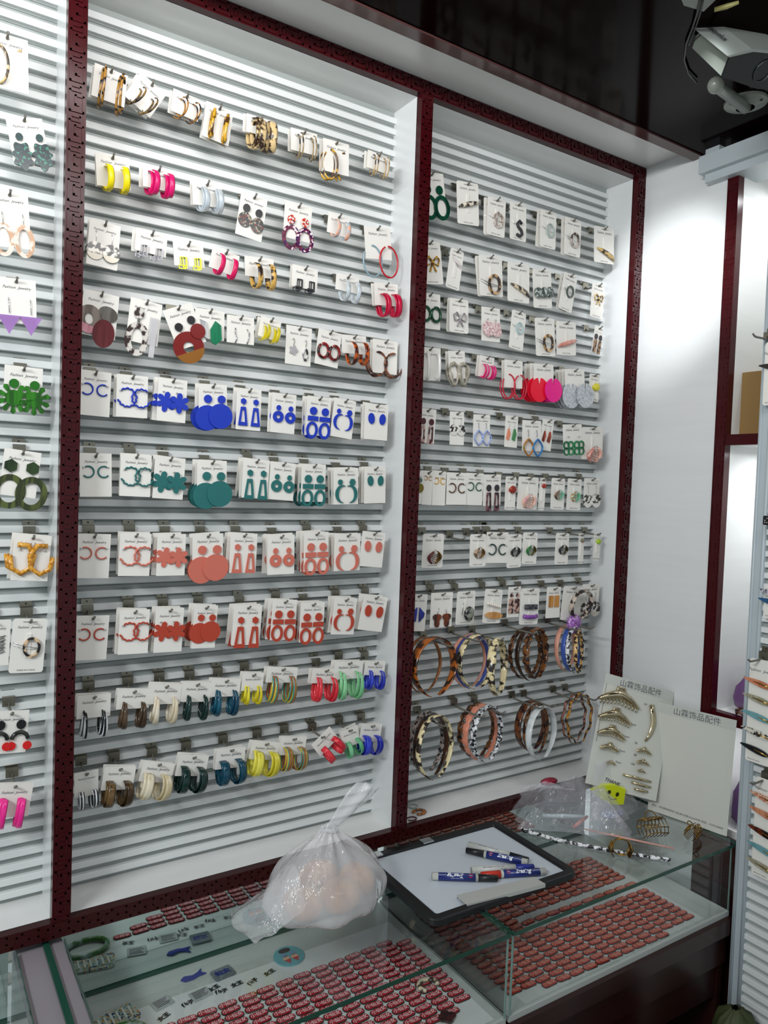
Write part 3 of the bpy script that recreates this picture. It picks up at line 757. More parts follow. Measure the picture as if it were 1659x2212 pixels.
do_row('fourth row of the middle bay', [
    (181, 623, 258, 641, 98, 'swirl', ('v:8a7f76:6a5f58:90', 'v:d59aa4:b97883:90', 'v:6f6a64:55504a:90', 'v:5e2026:6e2a2e:60'), 0, 'pink, grey, maroon discs'),
    (283, 641, 351, 659, 95, 'bigoval', ('t:d8d2ca:3a2c2a:75', 'c:f0eef0'), 0, 'large leopard oval ring'),
    (422, 664, 485, 674, 65, 'gem', ('v:137a52:0c5a3c:50', 'v:c8c8c8:909498:60'), 0, 'emerald green faceted gems'),
    (351, 671, 413, 653, 90, 'bigdisc', ('p:780e0c', 'p:16161a', 'p:8e5a18'), 0, 'large dark red disc'),
    (490, 679, 549, 687.4, 60, 'sticks', ('k:a8a8ac',), 0, 'thin silver bent sticks'),
    (564.5, 681, 608, 696, 45, 'band', ('c:f4e21a',), 1, 'lemon yellow crossed hoops'),
    (619, 701, 674, 710.6, 84, 'drops', ('c:d8d2d6', 't:e8e8e8:202020:120'), 0, 'clear flower and marble drops'),
    (688.7, 708.5, 738.4, 722, 77, 'xhoops', ('t:8a1c18:2a1214:90',), 0, 'dark red marbled hoops'),
    (738, 722, 790.6, 727, 40, 'bandlow', ('t:c45a1a:4a1810:70',), 0, 'orange brown tortoiseshell hoops'),
    (805.6, 731, 859, 739, 73, 'bamboo', ('t:8a5238:3a1c14:90',), 1, 'twisted brown bamboo hoops')])
def colour_row(nm, word, colr, pos, kinds=None):
    ks = kinds or ['c', 'wavy', 'flower', 'disc', 'trap', 'donut', 'triple', 'moon', 'oval']
    wd = {'c': 'small open hoops', 'wavy': 'wavy hoops', 'flower': 'flower shapes', 'disc': 'large round discs', 'trap': 'trapezium frames',
          'donut': 'little donut rings', 'triple': 'disc, bar and oval drops', 'moon': 'crescent moons', 'oval': 'plain oval studs'}
    seen = {}; out = []
    for p, k in zip(pos, ks):
        w0 = wd[k]
        if k in seen: w0 = 'disc, bar, oval drops'
        seen[k] = 1
        out.append(tuple(p[:5]) + (k, (colr,), p[5], word + ' ' + w0))
    do_row(nm, out)
colour_row('all blue row', 'matte blue', 'm:0b33b4', [(172, 797, 241, 806, 98, 0), (252.5, 807, 320, 814, 92, 1), (343, 814, 405, 823, 94, 2), (429, 828, 490, 832, 92, 2),
    (512, 837, 565, 843.5, 90, 1), (588, 847, 641, 854, 87, 1), (664.6, 854, 716, 861, 84, 2), (723, 858, 769.5, 868, 84, 2), (789, 870, 839, 876, 78, 2)])
colour_row('all teal row', 'matte teal', 'm:1f6a68', [(172, 978, 241, 980, 95, 0), (261.6, 979, 328, 984, 92, 1), (335.5, 984.7, 401, 991, 91, 1), (426, 994, 490, 996, 90, 2),
    (526, 990, 582.6, 995, 85, 3), (585, 996, 639, 1002, 82, 2), (652, 1002, 704, 1004, 82, 3), (720.6, 1010, 774, 1010.5, 80, 2), (787, 1009, 833, 1009, 79, 2)])
colour_row('coral pink row', 'coral pink', 'm:cf6f5e', [(168, 1152, 240, 1154, 97, 0), (260, 1151, 327.6, 1153, 93, 2), (340.6, 1153, 402, 1153.5, 91, 2), (416, 1154, 482, 1152, 91, 2),
    (499, 1151.6, 556, 1153, 86, 2), (578, 1156, 636, 1154.6, 86, 3), (657, 1150, 710, 1148.6, 85, 3), (723, 1153, 779, 1152, 81, 2), (783.6, 1146.5, 833, 1151.6, 76, 0)])
colour_row('rust red row', 'rust red', 'm:b5402a', [(166, 1330, 236.6, 1329, 97, 0), (259, 1318, 324, 1316, 96, 2), (337, 1314.5, 398, 1312.7, 96, 2), (420.4, 1308, 471, 1307.5, 93, 2),
    (506, 1307.7, 566.6, 1307.7, 86, 3), (589.5, 1295.6, 642, 1295.6, 87, 3), (650, 1302.6, 701.7, 1300.8, 85, 2), (722.8, 1291, 772, 1292.6, 79, 3), (786.7, 1283.6, 838, 1291, 76, 2)],
    ['c', 'wavy', 'flower', 'disc', 'trap', 'triple', 'triple', 'moon', 'oval'])
SB = 's:0e1014:dfe3e6:38'; GRN = 's:0d3a33:101c20:120'; TEA = 's:0f4f63:0b3347:90'
do_row('puffy hoop row', [
    (167, 1504, 240, 1497, 50, 'puffy', (SB,), 1, 'black and white striped puffy hoops'), (254.7, 1490.5, 325.5, 1487.5, 42, 'puffy', ('v:5a4632:3e2e20:60',), 1, 'mottled brown puffy hoops'),
    (325.5, 1478, 394, 1478, 43, 'puffy', ('v:e6dcc8:d2c4a8:60',), 1, 'pearly cream puffy hoops'), (395, 1474, 458, 1474, 42, 'puffy', (GRN,), 1, 'dark green striped puffy hoops'),
    (456.6, 1467, 521, 1466, 38, 'puffy', ('v:14586e:0c3c52:60',), 1, 'deep teal puffy hoops'), (524.4, 1454, 570.5, 1453, 38, 'puffy', ('v:e8de3a:d8c820:60',), 1, 'lemon yellow puffy hoops'),
    (578, 1441, 644, 1442, 33, 'puffy', ('r:1',), 1, 'rainbow striped puffy hoops'), (676, 1443.7, 733, 1445, 32, 'puffy', ('v:e23a44:d02838:60',), 1, 'coral red puffy hoops'),
    (723, 1430, 785, 1427, 38, 'puffy', ('v:8fd09a:74bb84:60',), 1, 'mint green puffy hoops'), (789.7, 1427.7, 833, 1429, 30, 'puffy', ('v:3448c8:2834a8:60',), 1, 'royal blue puffy hoops')])
do_row('wide hoop row', [
    (160.6, 1670.7, 212.5, 1661, 55, 'wideband', (SB,), 0, 'black and white striped wide hoops'), (226, 1657, 294.5, 1654.7, 50, 'wideband', ('v:6a5230:3a2a14:60',), 1, 'glossy olive brown wide hoops'),
    (311, 1643.6, 379, 1649, 43, 'wideband', ('v:e4dac0:cfc09a:60',), 1, 'cream shell wide hoops'), (387, 1630.6, 452, 1631.5, 45, 'wideband', (GRN,), 1, 'black and green checked wide hoops'),
    (468.7, 1618.5, 531, 1612.5, 44, 'wideband', (TEA,), 1, 'teal striped wide hoops'), (545.5, 1601, 606, 1604, 38, 'wideband', ('v:e6de58:d4c838:60',), 1, 'pale yellow wide hoops'),
    (606.7, 1593, 663, 1590.5, 39, 'wideband', ('r:1',), 1, 'rainbow striped wide hoops'), (672.4, 1609.5, 712, 1569, 36, 'wideband', ('v:e03844:c82634:60',), 0, 'red wide hoops, turned askew'),
    (735, 1581, 772.5, 1566, 40, 'wideband', ('v:7cc492:5fae7c:60',), 1, 'mint green wide hoops'), (781.5, 1564, 826, 1564, 38, 'wideband', ('v:3444c4:2830a4:60',), 1, 'royal blue wide hoops')])

# ------------------------------------------------------------------ cards: left bay
do_row('left bay', [
    (-30, 62, 60, 88, 118, 'oblong', (LEO,), 0, 'big cream leopard hoops'), (11, 250, 90, 256.6, 105, 'cone', ('x:07222a:0b3a38:2c7a64:0a2a34', 'v:0d3c3c:0a2a30:60'), 0, 'dark teal flake pine cone drops'),
    (-20, 408, 60, 420, 122, 'ovaldrop', ('t:eadccf:c9a080:80',), 0, 'pale peach oval rings on wires'), (-8, 596, 77, 607, 98, 'tri', ('c:c79adf',), 0, 'lilac glitter triangles'),
    (10, 787, 93, 797, 100, 'leaf', ('v:2c7a16:1c560e:80', 'p:1f6a12'), 0, 'shiny green monstera leaves'), (10, 967, 90, 979, 102, 'hexring', ('v:55602e:30381c:110', 'v:2c421e:1c2e14:60'), 0, 'olive green hexagons and rings'),
    (32, 1153, 112, 1158, 100, 'straw', ('x:d89c36:b8781e:e0ac4a',), 1, 'woven straw angular hoops'), (29, 1336, 103, 1336, 118, 'ringclip', ('t:e0c098:1e1614:70',), 0, 'leopard ring hair clip'),
    (-12, 1537, 64, 1533, 92, 'arch', ('t:33332f:151617:90', 'p:141416', 'p:d81e1e'), 0, 'black arches with red discs'), (-5, 1694, 73, 1691, 72, 'pinkbar', ('p:ee2a90',), 1, 'neon pink band hoops')], True)
do_row('left bay edge', [(-50, 1340, 24, 1338, 100, 'scribble', ('p:2a2a2a',), 0, 'dark scribbled earrings cut by the edge')])

# ------------------------------------------------------------------ cards: right bay
def R(nm, l): do_row(nm, l, True)
R('top row of the right bay', [
    (905, 370, 957, 376, 95, 'ovalring', ('v:0f4a36:0a3426:60', 'v:0f4a36:0a3426:60'), 0, 'dark green ring drop'),
    (986, 389, 1033, 398, 92, 'lens', ('t:e6dcc6:3a3028:90',), 0, 'cream leopard pointed barrette'), (1054, 423, 1093, 434, 82, 'ringclip2', ('t:ddd2ca:9a8a80:90',), 1, 'silvery double ring clip'),
    (1102, 434, 1137, 444, 82, 'snake', ('p:333336:0.6',), 0, 'black S shaped hair clip'), (1168, 450.6, 1202, 461, 82, 'ringclip2', ('p:b4c0bc',), 1, 'pale grey oval clip'),
    (1221, 467, 1256, 478, 82, 'ringclip', ('t:c8bcb4:4a3c38:90',), 1, 'grey leopard oval clip'), (1283.5, 487, 1326.6, 495, 78, 'lensd', ('t:c9a968:3a2c1c:80',), 0, 'tan leopard slanting barrette')])
R('second row of the right bay', [
    (905, 520, 950, 523, 93, 'bow', ('t:c8962a:6a4414:90',), 0, 'amber knotted clip'), (974, 533.5, 1002.6, 545.5, 88, 'lensv', ('p:d9cfd0',), 0, 'white spear hair clip'),
    (1033.7, 549.4, 1084, 555.5, 88, 'ringclip', ('t:d2a878:2a1c18:80',), 1, 'tortoiseshell round ring clip'), (1096.6, 564.5, 1143.7, 573.5, 85, 'lensd', ('t:d8c8a8:3a2a26:100',), 0, 'twisted leopard barrette'),
    (1150, 580, 1190, 583, 84, 'lumps', ('x:5a6460:b9c0ba:3c4642:8a938c',), 0, 'grey green sequin lumps'), (1219.6, 586, 1247.6, 600, 82, 'ringclip', ('v:2c4036:1c2c26:60',), 1, 'dark green oval clip'),
    (1280, 609, 1307, 618, 75, 'bow', ('t:d8bc80:4a3620:90',), 0, 'golden leopard bow clip')])
R('third row of the right bay', [
    (905, 630, 951, 637, 78, 'xhoops', ('v:0d5234:083a22:80',), 0, 'marbled dark green hoops'), (971, 642.5, 1011.7, 649.5, 74, 'bow', ('v:b8b0b4:8a8286:70',), 1, 'silver grey ribbon bows'),
    (1040, 661.5, 1080, 667.6, 74, 'cluster', ('x:e6c8c8:c8a0a0:f0e4e4',), 0, 'pink and white speckled flowers'), (1106.6, 668, 1136.7, 678, 84, 'ringclip2', ('p:b7cdd0',), 0, 'pale blue double ring clip'),
    (1155, 685.6, 1197, 688.7, 83, 'ringclip', ('t:d8b078:2a1c18:80',), 0, 'wide round tortoiseshell clip'), (1201.5, 693, 1243.7, 697, 73, 'lens', ('v:dc9a8a:c98070:70',), 0, 'salmon pink pointed barrette'),
    (1286, 702, 1304, 710, 60, 'pin', ('t:a88058:2c1c18:70', 'p:2a2024'), 0, 'narrow brown bar drops')])
R('fourth row of the right bay', [
    (905, 748, 952, 753, 72, 'bar', ('p:eceae6',), 0, 'single white curved bar'), (968, 757.5, 1004, 759, 60, 'resin', ('v:b8b0a4:96907f:60',), 1, 'smoky beige resin loops'),
    (1036.7, 766.6, 1068, 774, 46, 'band', ('p:e02a7c',), 1, 'bright pink open hoops'), (1090, 776, 1129, 781, 60, 'bigc', ('p:c8203a', 'p:c8203a'), 1, 'thin red large hoops'),
    (1153, 784.7, 1195.5, 787.7, 50, 'petal', ('p:f01838', 'p:f0188c'), 3, 'huge neon pink discs'), (1219.6, 796.7, 1262, 798, 50, 'petal', ('x:b8bcc2:c8ccd0:a8acb4', 'x:b8bcc2:c8ccd0:a8acb4'), 3, 'pearly grey white discs'),
    (1274, 806, 1295, 810, 60, 'clawbig', ('p:dcd23c',), 0, 'yellow patterned claw clip')])
R('fifth row of the right bay', [
    (905, 880, 943, 885.6, 75, 'longdrop', ('t:c8a8a0:4a1c22:60', 'p:4a1820'), 0, 'long maroon marbled frames'), (972, 888.6, 1002.6, 890.7, 72, 'hookdisc', ('t:e8e4de:2a2624:110', 'p:e0dcd6'), 0, 'dark marbled coin drops'),
    (1023, 894.7, 1059, 896.8, 70, 'loops', ('s:4a6ac0:c8d4f0:200', 's:4a6ac0:c8d4f0:200'), 0, 'blue ribbon loops'), (1092.4, 897, 1119.5, 900.7, 68, 'slabs', ('p:e89070', 'p:4a8a58'), 0, 'orange and green slabs'),
    (1128.6, 907, 1169, 909.7, 67, 'loops', ('s:d8503a:5a8a3a:220', 's:2a8ab8:3a5aa8:220'), 0, 'orange loop and blue loop'), (1173, 904, 1197, 909.7, 67, 'slabs', ('v:a85038:6a2818:80', 'v:a85038:6a2818:80'), 0, 'brown striped slabs'),
    (1215.7, 917, 1256.4, 916, 65, 'clover', ('v:18804a:0e5a34:60',), 0, 'green four leaf clovers'), (1257, 922.4, 1302.5, 923, 69, 'clawclip', ('x:d89a88:c07a70:e8c0b4', 'p:e8b8a8'), 0, 'pink speckled claw clip')])
R('sixth row of the right bay', [
    (885, 1014, 916, 1016, 74, 'doubledisc', ('v:6a6a14:9a5018:60', 'p:5a6a62'), 0, 'half hidden olive ring'), (915, 1016, 936, 1018, 74, 'c', ('p:c08a28',), 0, 'small amber open hoops'), (936, 1017, 964, 1019, 74, 'c', ('p:e0a818',), 1, 'golden yellow open hoops'),
    (965.5, 1020, 1008.6, 1022, 70, 'c', ('p:5a3a28',), 1, 'dark brown open hoops'), (1008, 1021, 1045, 1023, 70, 'c', ('p:1f5a46',), 0, 'dark green open hoops'), (1045, 1025, 1082.5, 1025, 68, 'longdrop', ('t:7a5058:2a181e:80', 'p:2a2228'), 0, 'brown chip long drops'),
    (1093, 1029, 1115.6, 1030, 72, 'clawbig', ('v:b8402a:8a2a1c:80',), 0, 'orange red claw clip'), (1121, 1029, 1164, 1032, 71, 'clawclip', ('v:e8b8a4:c88a9a:60', 'p:f0c8b8'), 0, 'pale pink claw clip'),
    (1167, 1032, 1180.4, 1033, 70, 'clawbig', ('t:c8382a:5a1a14:200',), 0, 'round red claw clip'), (1192, 1032, 1221, 1034, 68, 'clawclip', ('t:8a6a50:3a2a20:150', 'p:8ac8a8'), 0, 'brown and mint claw clip'),
    (1227, 1033, 1257, 1036, 68, 'clawclip', ('x:c85a3a:8ac8a0:e8d8b0', 'p:7cc49a'), 0, 'mint and orange claw clip'), (1262.4, 1032.7, 1295.6, 1033, 58, 'hookdisc', ('t:ece8e2:3a3632:120', 'p:e8e4de'), 0, 'white marble coin drops')])
R('seventh row of the right bay', [
    (914, 1153, 959.5, 1153, 74, 'clawclip', ('p:5a1a18', 'k:8a6a3a'), 0, 'dark red claw clip'), (1016, 1154, 1051, 1154, 70, 'clawclip', ('t:c8a080:2a1a18:180', 'k:9a7a50'), 0, 'patterned brown claw clip'),
    (1096, 1155.5, 1127, 1154, 72, 'clawclip', ('p:17171a', 'p:2a2a2e'), 0, 'plain black claw clip'), (1052, 1149, 1098.5, 1150, 67, 'c', ('p:23403a',), 0, 'blackish green open hoops'), (1130.7, 1150, 1162, 1151, 68, 'clawclip', ('p:1a6a2c', 'k:7a7448'), 0, 'bottle green claw clip'),
    (1201.5, 1151, 1230, 1152, 68, 'clawclip', ('p:1c2022', 'k:6a6450'), 0, 'black and gold claw clip'), (1250.4, 1152, 1262, 1152, 66, 'clawbig', ('x:4aa888:c8303a:2a2a2a',), 0, 'green and red claw clip'), (1284, 1150, 1298, 1151, 60, 'clawbig', ('x:a8d028:8ab818:d8e070',), 0, 'lime green claw clip')])
R('eighth row of the right bay', [
    (885, 1283, 924, 1284, 80, 'diamond', ('v:2434a0:141c60:90',), 0, 'blue angular diamonds'), (931.8, 1281, 978.5, 1279, 75, 'flame', ('v:7a3418:3a1a10:90',), 0, 'brown flame shaped drops'),
    (988, 1278, 1027.6, 1276, 72, 'rock', ('t:8a8e80:24262a:70',), 0, 'grey marbled stone clip'), (1048.7, 1271.7, 1086.4, 1274, 73, 'duo', ('p:eee6dc', 'v:d8a468:b8824a:90'), 0, 'pearl and amber slides'),
    (1099, 1268, 1125.6, 1267, 66, 'stripbars', ('t:c8a090:3a2426:70',), 0, 'striped brown long bars'), (1126, 1271, 1166, 1271, 78, 'duobar', ('x:3a3a40:5a5a60:17171c', 'v:9a5ab8:7a3e9a:80'), 0, 'black and purple slides'),
    (1182, 1269, 1212, 1268, 66, 'bars', ('v:c88a3a:a86e28:80',), 0, 'golden amber bars'), (1218, 1266, 1259, 1268, 73, 'bigpurple', ('x:9a60b0:b890c8:7a4a90', 't:c8b8a8:2a2222:80'), 0, 'purple flower and leopard ring'),
    (1259, 1262, 1295.6, 1261, 61, 'hookdisc', ('t:ece8e2:3a3632:90', 'p:cfc6ba'), 0, 'cream marble disc drops')])
for i, (px_, py_) in enumerate([(1056, 1290 - 150), (1078, 1295 - 155), (997, 1150)]):
    h_ = onY(px_, py_ + 16, .05); hook(Vector((h_.x, 0, h_.z)), 'empty grey hook in the seventh row of the right bay, %s' % ['left of the green hoops','behind the green hoops','beside the red claw'][i], 'hooks on the slatted wall')

# ------------------------------------------------------------------ headbands
def headband(px_, py_, wpx, hpx, yaw, wd, mat, label, style='plain', plane=.02, tilt=0, gap=30, mat2=None, thick=2.6):
    c = onY(px_, py_, plane); e = onY(px_ + wpx / 2, py_, plane); z1 = onY(px_, py_ - hpx / 2, plane)
    rx = min(.078, abs(e.x - c.x) / max(.5, cos(R_(yaw)))); rz = abs(z1.z - c.z)
    m_ = MB(); n = 46; a0, a1 = -90 + gap / 2, 270 - gap / 2; pts = []; rr = []
    for i in range(n + 1):
        a = R_(a0 + (a1 - a0) * i / n); q = 1.0 - abs(2 * i / n - 1) ** 3 * .55
        pinch = 1 - .22 * max(0, -sin(a)) ** 2
        k_ = 1; dy = 0
        if style == 'wavy': k_ = 1 + .07 * sin(a * 9)
        if style == 'twist': k_ = 1 + .02 * sin(a * 14); dy = .004 * cos(a * 14)
        pts.append((rx * cos(a) * pinch * k_, dy, rz * sin(a) * k_)); rr.append(q * (1 + (.3 * sin(a * 14) if style == 'twist' else 0)))
    m_.tube(pts, rr, 8, flat=(thick * MM, wd * MM * .66), wdir=(0, 1, 0))
    if style == 'knot': m_.ball((0, 0, rz), .014, wd * MM * .62, .007)
    if style == 'twist':
        m_.tube([(p[0] * 1.0, -p[1], p[2]) for p in pts], rr, 6, flat=(thick * MM, wd * MM * .66), wdir=(0, 1, 0))
    o = ob('headband', m_, M(mat), cat='headband', group='headbands on the right bay hooks', label=label)
    o.location = c; o.rotation_euler = (R_(-4), R_(tilt), R_(yaw)); return o
HB = 't:a85a1c:2a1610:55'; HC = 't:e6d6a8:2c2420:62'; HD = 't:7a4a20:2a1812:70'; HW = 't:e6e8ec:191a20:110'
for a in [
    (915, 1437, 88, 118, 14, 9, 'v:9a6236:7a4a26:60', 'slim brown headband behind the orange tortoiseshell one', 'plain', .055),
    (938, 1441, 96, 126, 8, 22, HB, 'broad orange brown tortoiseshell headband, leftmost in the upper headband row', 'plain', .02),
    (1012, 1428, 82, 112, 10, 9, 'p:d99a88', 'salmon pink headband half hidden behind cream leopard ones', 'plain', .085),
    (1020, 1430, 84, 112, 12, 10, 'p:3a4a9c', 'blue headband behind the cream leopard headbands', 'plain', .07),
    (1030, 1430, 86, 114, 10, 16, HC, 'cream leopard headband, behind the one with a dark knotted top', 'plain', .05),
    (1075, 1443, 72, 118, 34, 18, HC, 'cream leopard headband with a dark knotted top', 'knot', .0),
    (1135, 1412, 74, 108, 8, 10, HD, 'dark tortoiseshell headband, rearmost of the upper brown bunch', 'twist', .075),
    (1147, 1413, 76, 112, 14, 12, 'v:3a2214:241408:60', 'blackish brown headband in the upper brown bunch', 'plain', .055),
    (1158, 1412, 74, 106, 24, 12, HD, 'brown knotted tortoiseshell headband, frontmost of the upper brown bunch', 'twist', .03),
    (1222, 1400, 56, 96, 16, 12, 'p:dfa08a', 'peach headband by the right wall of the right bay', 'plain', .07),
    (1236, 1402, 58, 96, 18, 12, 'p:3f5cae', 'blue headband between the peach and the black and white ones', 'plain', .05),
    (1243, 1404, 60, 98, 22, 10, HW, 'black and white speckled headband in the upper right bunch', 'plain', .03),
    (1250, 1408, 50, 92, 34, 9, 't:d8b070:2a1c14:90', 'thin gold leopard headband at the right end, front', 'plain', .015),
    (922, 1604, 84, 126, 14, 10, 't:b8a8a0:2a2224:110', 'grey leopard twisted headband, rearmost at lower left', 'twist', .06),
    (932, 1612, 84, 130, 16, 14, 'v:4a2a16:1c100a:60', 'dark brown smooth headband at lower left', 'plain', .04),
    (940, 1615, 92, 134, 18, 13, HC, 'cream leopard headband in front at lower left', 'plain', .015),
    (1030, 1578, 84, 112, 10, 10, HD, 'tortoiseshell headband behind the peach braided one', 'twist', .07),
    (1040, 1582, 86, 114, 14, 12, 'p:d98a70', 'peach braided headband in the lower row', 'twist', .045),
    (1052, 1586, 84, 116, 20, 10, HW, 'black and white braided headband in the lower row', 'twist', .02),
    (1148, 1568, 72, 104, 12, 18, 't:6a3a1c:2a140c:55', 'broad dark tortoiseshell headband beside the white one', 'plain', .05),
    (1158, 1576, 70, 108, 18, 9, HD, 'slim tortoiseshell headband just behind the white one', 'plain', .03),
    (1170, 1584, 80, 110, 18, 16, 'v:d6dada:c2c8c8:60', 'milky white broad headband in the lower row', 'plain', .005),
    (1240, 1552, 62, 96, 12, 7, 't:9a6a5a:3a2018:90', 'thin rosy wavy headband at lower right, rear one', 'wavy', .06),
    (1252, 1552, 74, 100, 16, 7, 't:b07a2c:2c1a10:80', 'thin golden wavy tortoiseshell headband at lower right', 'wavy', .02)]:
    headband(*a)
for i, (a, b_) in enumerate([(940, 1378), (1000, 1368), (1046, 1366), (1117, 1352), (1210, 1345), (1240, 1342), (926, 1546), (1006, 1528), (1050, 1520), (1132, 1510), (1158, 1507), (1222, 1497), (1248, 1493)]):
    h_ = onY(a, b_ + 8, .05); hook(Vector((h_.x, 0, h_.z)), 'long grey headband hook, %s counted from upper left' % ordn(i), 'headband hooks', True)

# ------------------------------------------------------------------ glass counter
ZG, ZF, YF, YB = -0.035, -0.210, -0.405, 0.072
def counter(nm_label, x0, x1, right_end=None):
    t = thing('glass_counter', nm_label, 'counter', (x0, YF, -.80), group=None)
    def pt(n_, m_, mt): o = ob(n_, m_, mt, t); o.location = (-x0, -YF, .80); return o
    xe = right_end or x1
    pt('glass_top', MB().box(x0, xe, YF - .004, YB, ZG - .008, ZG), MGLASS)
    e = MB().box(x0, xe, YF - .0052, YF - .0042, ZG - .0085, ZG - .0005)
    e.box(xe, xe + .0008, YF - .004, -.002, ZG - .0085, ZG - .0005); e.box(x0 - .0008, x0, YF - .004, 0, ZG - .0085, ZG - .0005)
    pt('polished_glass_edge', e, MGEDGE)
    pt('front_glass', MB().box(x0 + .004, x1 - .004, YF + .002, YF + .007, ZF - .004, ZG - .009), MGLASS)
    pt('side_glass', MB().box(x0, x0 + .005, YF + .002, YB, ZF - .004, ZG - .009), MGLASS)
    pt('side_glass', MB().box(x1 - .005, x1, YF + .002, YB, ZF - .004, ZG - .009), MGLASS)
    for xx in (x0, x1 - .005): pt('upright_glass_edge', MB().box(xx, xx + .005, YF + .0005, YF + .0018, ZF - .004, ZG - .009), M('p:7f9a92:0.15'))
    pt('mirror_back', MB().box(x0 + .005, x1 - .005, YB - .004, YB, ZF, ZG - .009), MMIRROR)
    pt('mirror_edge', MB().box(x0 + .005, x1 - .005, YB - .0065, YB - .0045, ZF + .001, ZF + .010), MGEDGE)
    pt('display_floor', MB().box(x0, x1, YF + .0, YB, ZF - .012, ZF), M('p:b4bab6:0.3'))
    w_ = MB().box(x0, x1, YF - .012, YB, -.262, ZF - .0125); w_.box(x0, x1, YF + .004, YF + .02, -.345, -.262); w_.box(x0, x1, YF + .014, YF + .03, -.43, -.345)
    w_.box(x0, x1, YB - .02, YB, -.80, -.262); w_.box(x0, x0 + .02, YF + .01, YB, -.80, -.262); w_.box(x1 - .02, x1, YF + .01, YB, -.80, -.262)
    o = pt('wooden_base', w_, M('p:2c1210:0.28')); return t
counter('middle glass counter with a mirror back, red name tags and a blue round badge', -.010, .7372)
counter('right glass counter below the headbands, filled with rows of red name tags', .7455, 1.490, 1.505)
c_ = counter('left glass counter cut off by the lower left corner of the photo', -.78, -.092)
mb = MB().box(-.090, -.047, YF, YB, -.8, ZG - .01); mb.box(-.036, -.012, YF, YB, -.8, ZG - .01)
mb.mi = 1; mb.box(-.047, -.036, YF - .002, YB, ZG - .012, ZG - .003)
ob('metal_divider', mb, [M('p:8d868c:0.4'), MGEDGE], cat='divider', label='lavender grey metal divider between the left and middle glass counters')
# paper lining
tag_ = lambda o, l, c, g=None: (o.__setitem__('label', l), o.__setitem__('category', c), g and o.__setitem__('group', g))
mb = MB().box(.012, .715, YF + .010, YB - .09, ZF, ZF + .0008); o = ob('lining_paper', mb, M('m:d2d6d4')); tag_(o, 'white lining paper on the floor of the middle glass counter', 'paper')
mb = MB().box(.80, 1.405, YF + .012, YB - .01, ZF, ZF + .0008); o = ob('lining_paper', mb, M('m:c4c8c6')); tag_(o, 'white lining sheet under the tags in the right glass counter', 'paper')
ZT = ZF + .0012
# red name tags
def tagshape(w_, h, b=0.0):
    out = []
    for i in range(28):
        a = 2 * pi * i / 28; c, s_ = cos(a), sin(a)
        x = (abs(c) ** .45) * (1 if c >= 0 else -1) * (w_ / 2); z = (abs(s_) ** .55) * (1 if s_ >= 0 else -1) * (h / 2)
        k_ = 1 + b * cos(6 * a); out.append((x * k_, z * k_))
    return out
def lay(m_): m_.v = [(a, c, -b_) for a, b_, c in m_.v]; return m_      # standing drawing -> lying on a table, facing up
ME_TB = lay(MB().prism(tagshape(.0385, .0170, .015), -.0018, 0)).mesh('tag', [M('p:2e2a24:0.4')])
ME_TF = lay(MB().prism(tagshape(.0360, .0145, .015), -.0026, -.0018)).mesh('face', [M('p:a81226:0.35')])
ME_TF2 = lay(MB().prism(tagshape(.0360, .0145, .015), -.0026, -.0018)).mesh('face', [M('p:ac2416:0.35')])
_t = MB(); _s = text_mb('小仙女', .0114, bold=.00016, res=2); _t.v = [(a, c, .0029) for a, b_, c in _s.v]; _t.f = [list(f) for f in _s.f]; _t.m = [0] * len(_t.f); _t.sm = [False] * len(_t.f)
ME_TT = _t.mesh('lettering', [M('m:f0d0d2')]); 
_t2 = MB(); _t2.v = list(_t.v); _t2.f = _t.f; _t2.m = _t.m; _t2.sm = _t.sm; ME_TT2 = _t2.mesh('lettering', [M('m:e0a890')])
def proj(p):
    v = Vector(p) - CAM; z = v.dot(FW); return (W_ / 2 + FOC * v.dot(RT) / z, H_ / 2 - FOC * v.dot(UP) / z)
def name_tag(x, y, lab, grp, face, txt, rot=0.0, z=ZT):
    t = thing('name_tag', lab, 'name tag', (x, y, z), (0, 0, rot), grp)
    obj('backing', ME_TB, t); obj('red_face', face, t); obj('lettering', txt, t)
cells = []
for r in range(16):
    for c_i in range(14):
        x = .154 + .0418 * c_i - .0002 * r; y = -.0975 - .0192 * r + .0008 * c_i
        if r == 0 and c_i > 12: continue
        if c_i == 13 and r > 12: continue
        if y < YF + .016: continue
        if r > 13 and c_i > 8: continue
        cells.append((x, y, 'middle', r, c_i))
for r in range(19):
    for c_i in range(15):
        x = .806 + .0402 * c_i; y = -.030 - .0191 * r - .0012 * c_i
        if 7 < r < 10 and 1 <= c_i <= 3: continue
        if r in (7, 9) and c_i > 4: continue
        if r > 17 and (c_i > 13 or c_i < 2): continue
        if r == 18 and c_i > 11: continue
        if y < YF + .014: continue
        cells.append((x, y, 'right', r, c_i))
vis = []
for x, y, case, r, c_i in cells:
    px_, py_ = proj((x, y, ZT))
    if -20 < px_ < W_ + 20 and py_ < H_ + 15: vis.append((x, y, case, r, c_i, (Vector((x, y, ZT)) - CAM).length))
vis.sort(key=lambda q: q[5])
for x, y, case, r, c_i, d_ in vis[:300]:
    lab = 'red name tag in the %s counter, %s row from the back, %s from left' % (case, ordn(r) if r < 14 else ['fifteenth', 'sixteenth', 'seventeenth', 'eighteenth', 'nineteenth'][r - 14], ordn(c_i) if c_i < 14 else 'fifteenth')
    name_tag(x + random.uniform(-.0012, .0012), y + random.uniform(-.0007, .0007), lab, 'red name tags in the %s counter' % case,
             ME_TF if case == 'middle' else ME_TF2, ME_TT if case == 'middle' else ME_TT2, R_(random.uniform(-4, 4)) + (0.0 if case == 'middle' else R_(-1.5)))
rest = vis[300:]
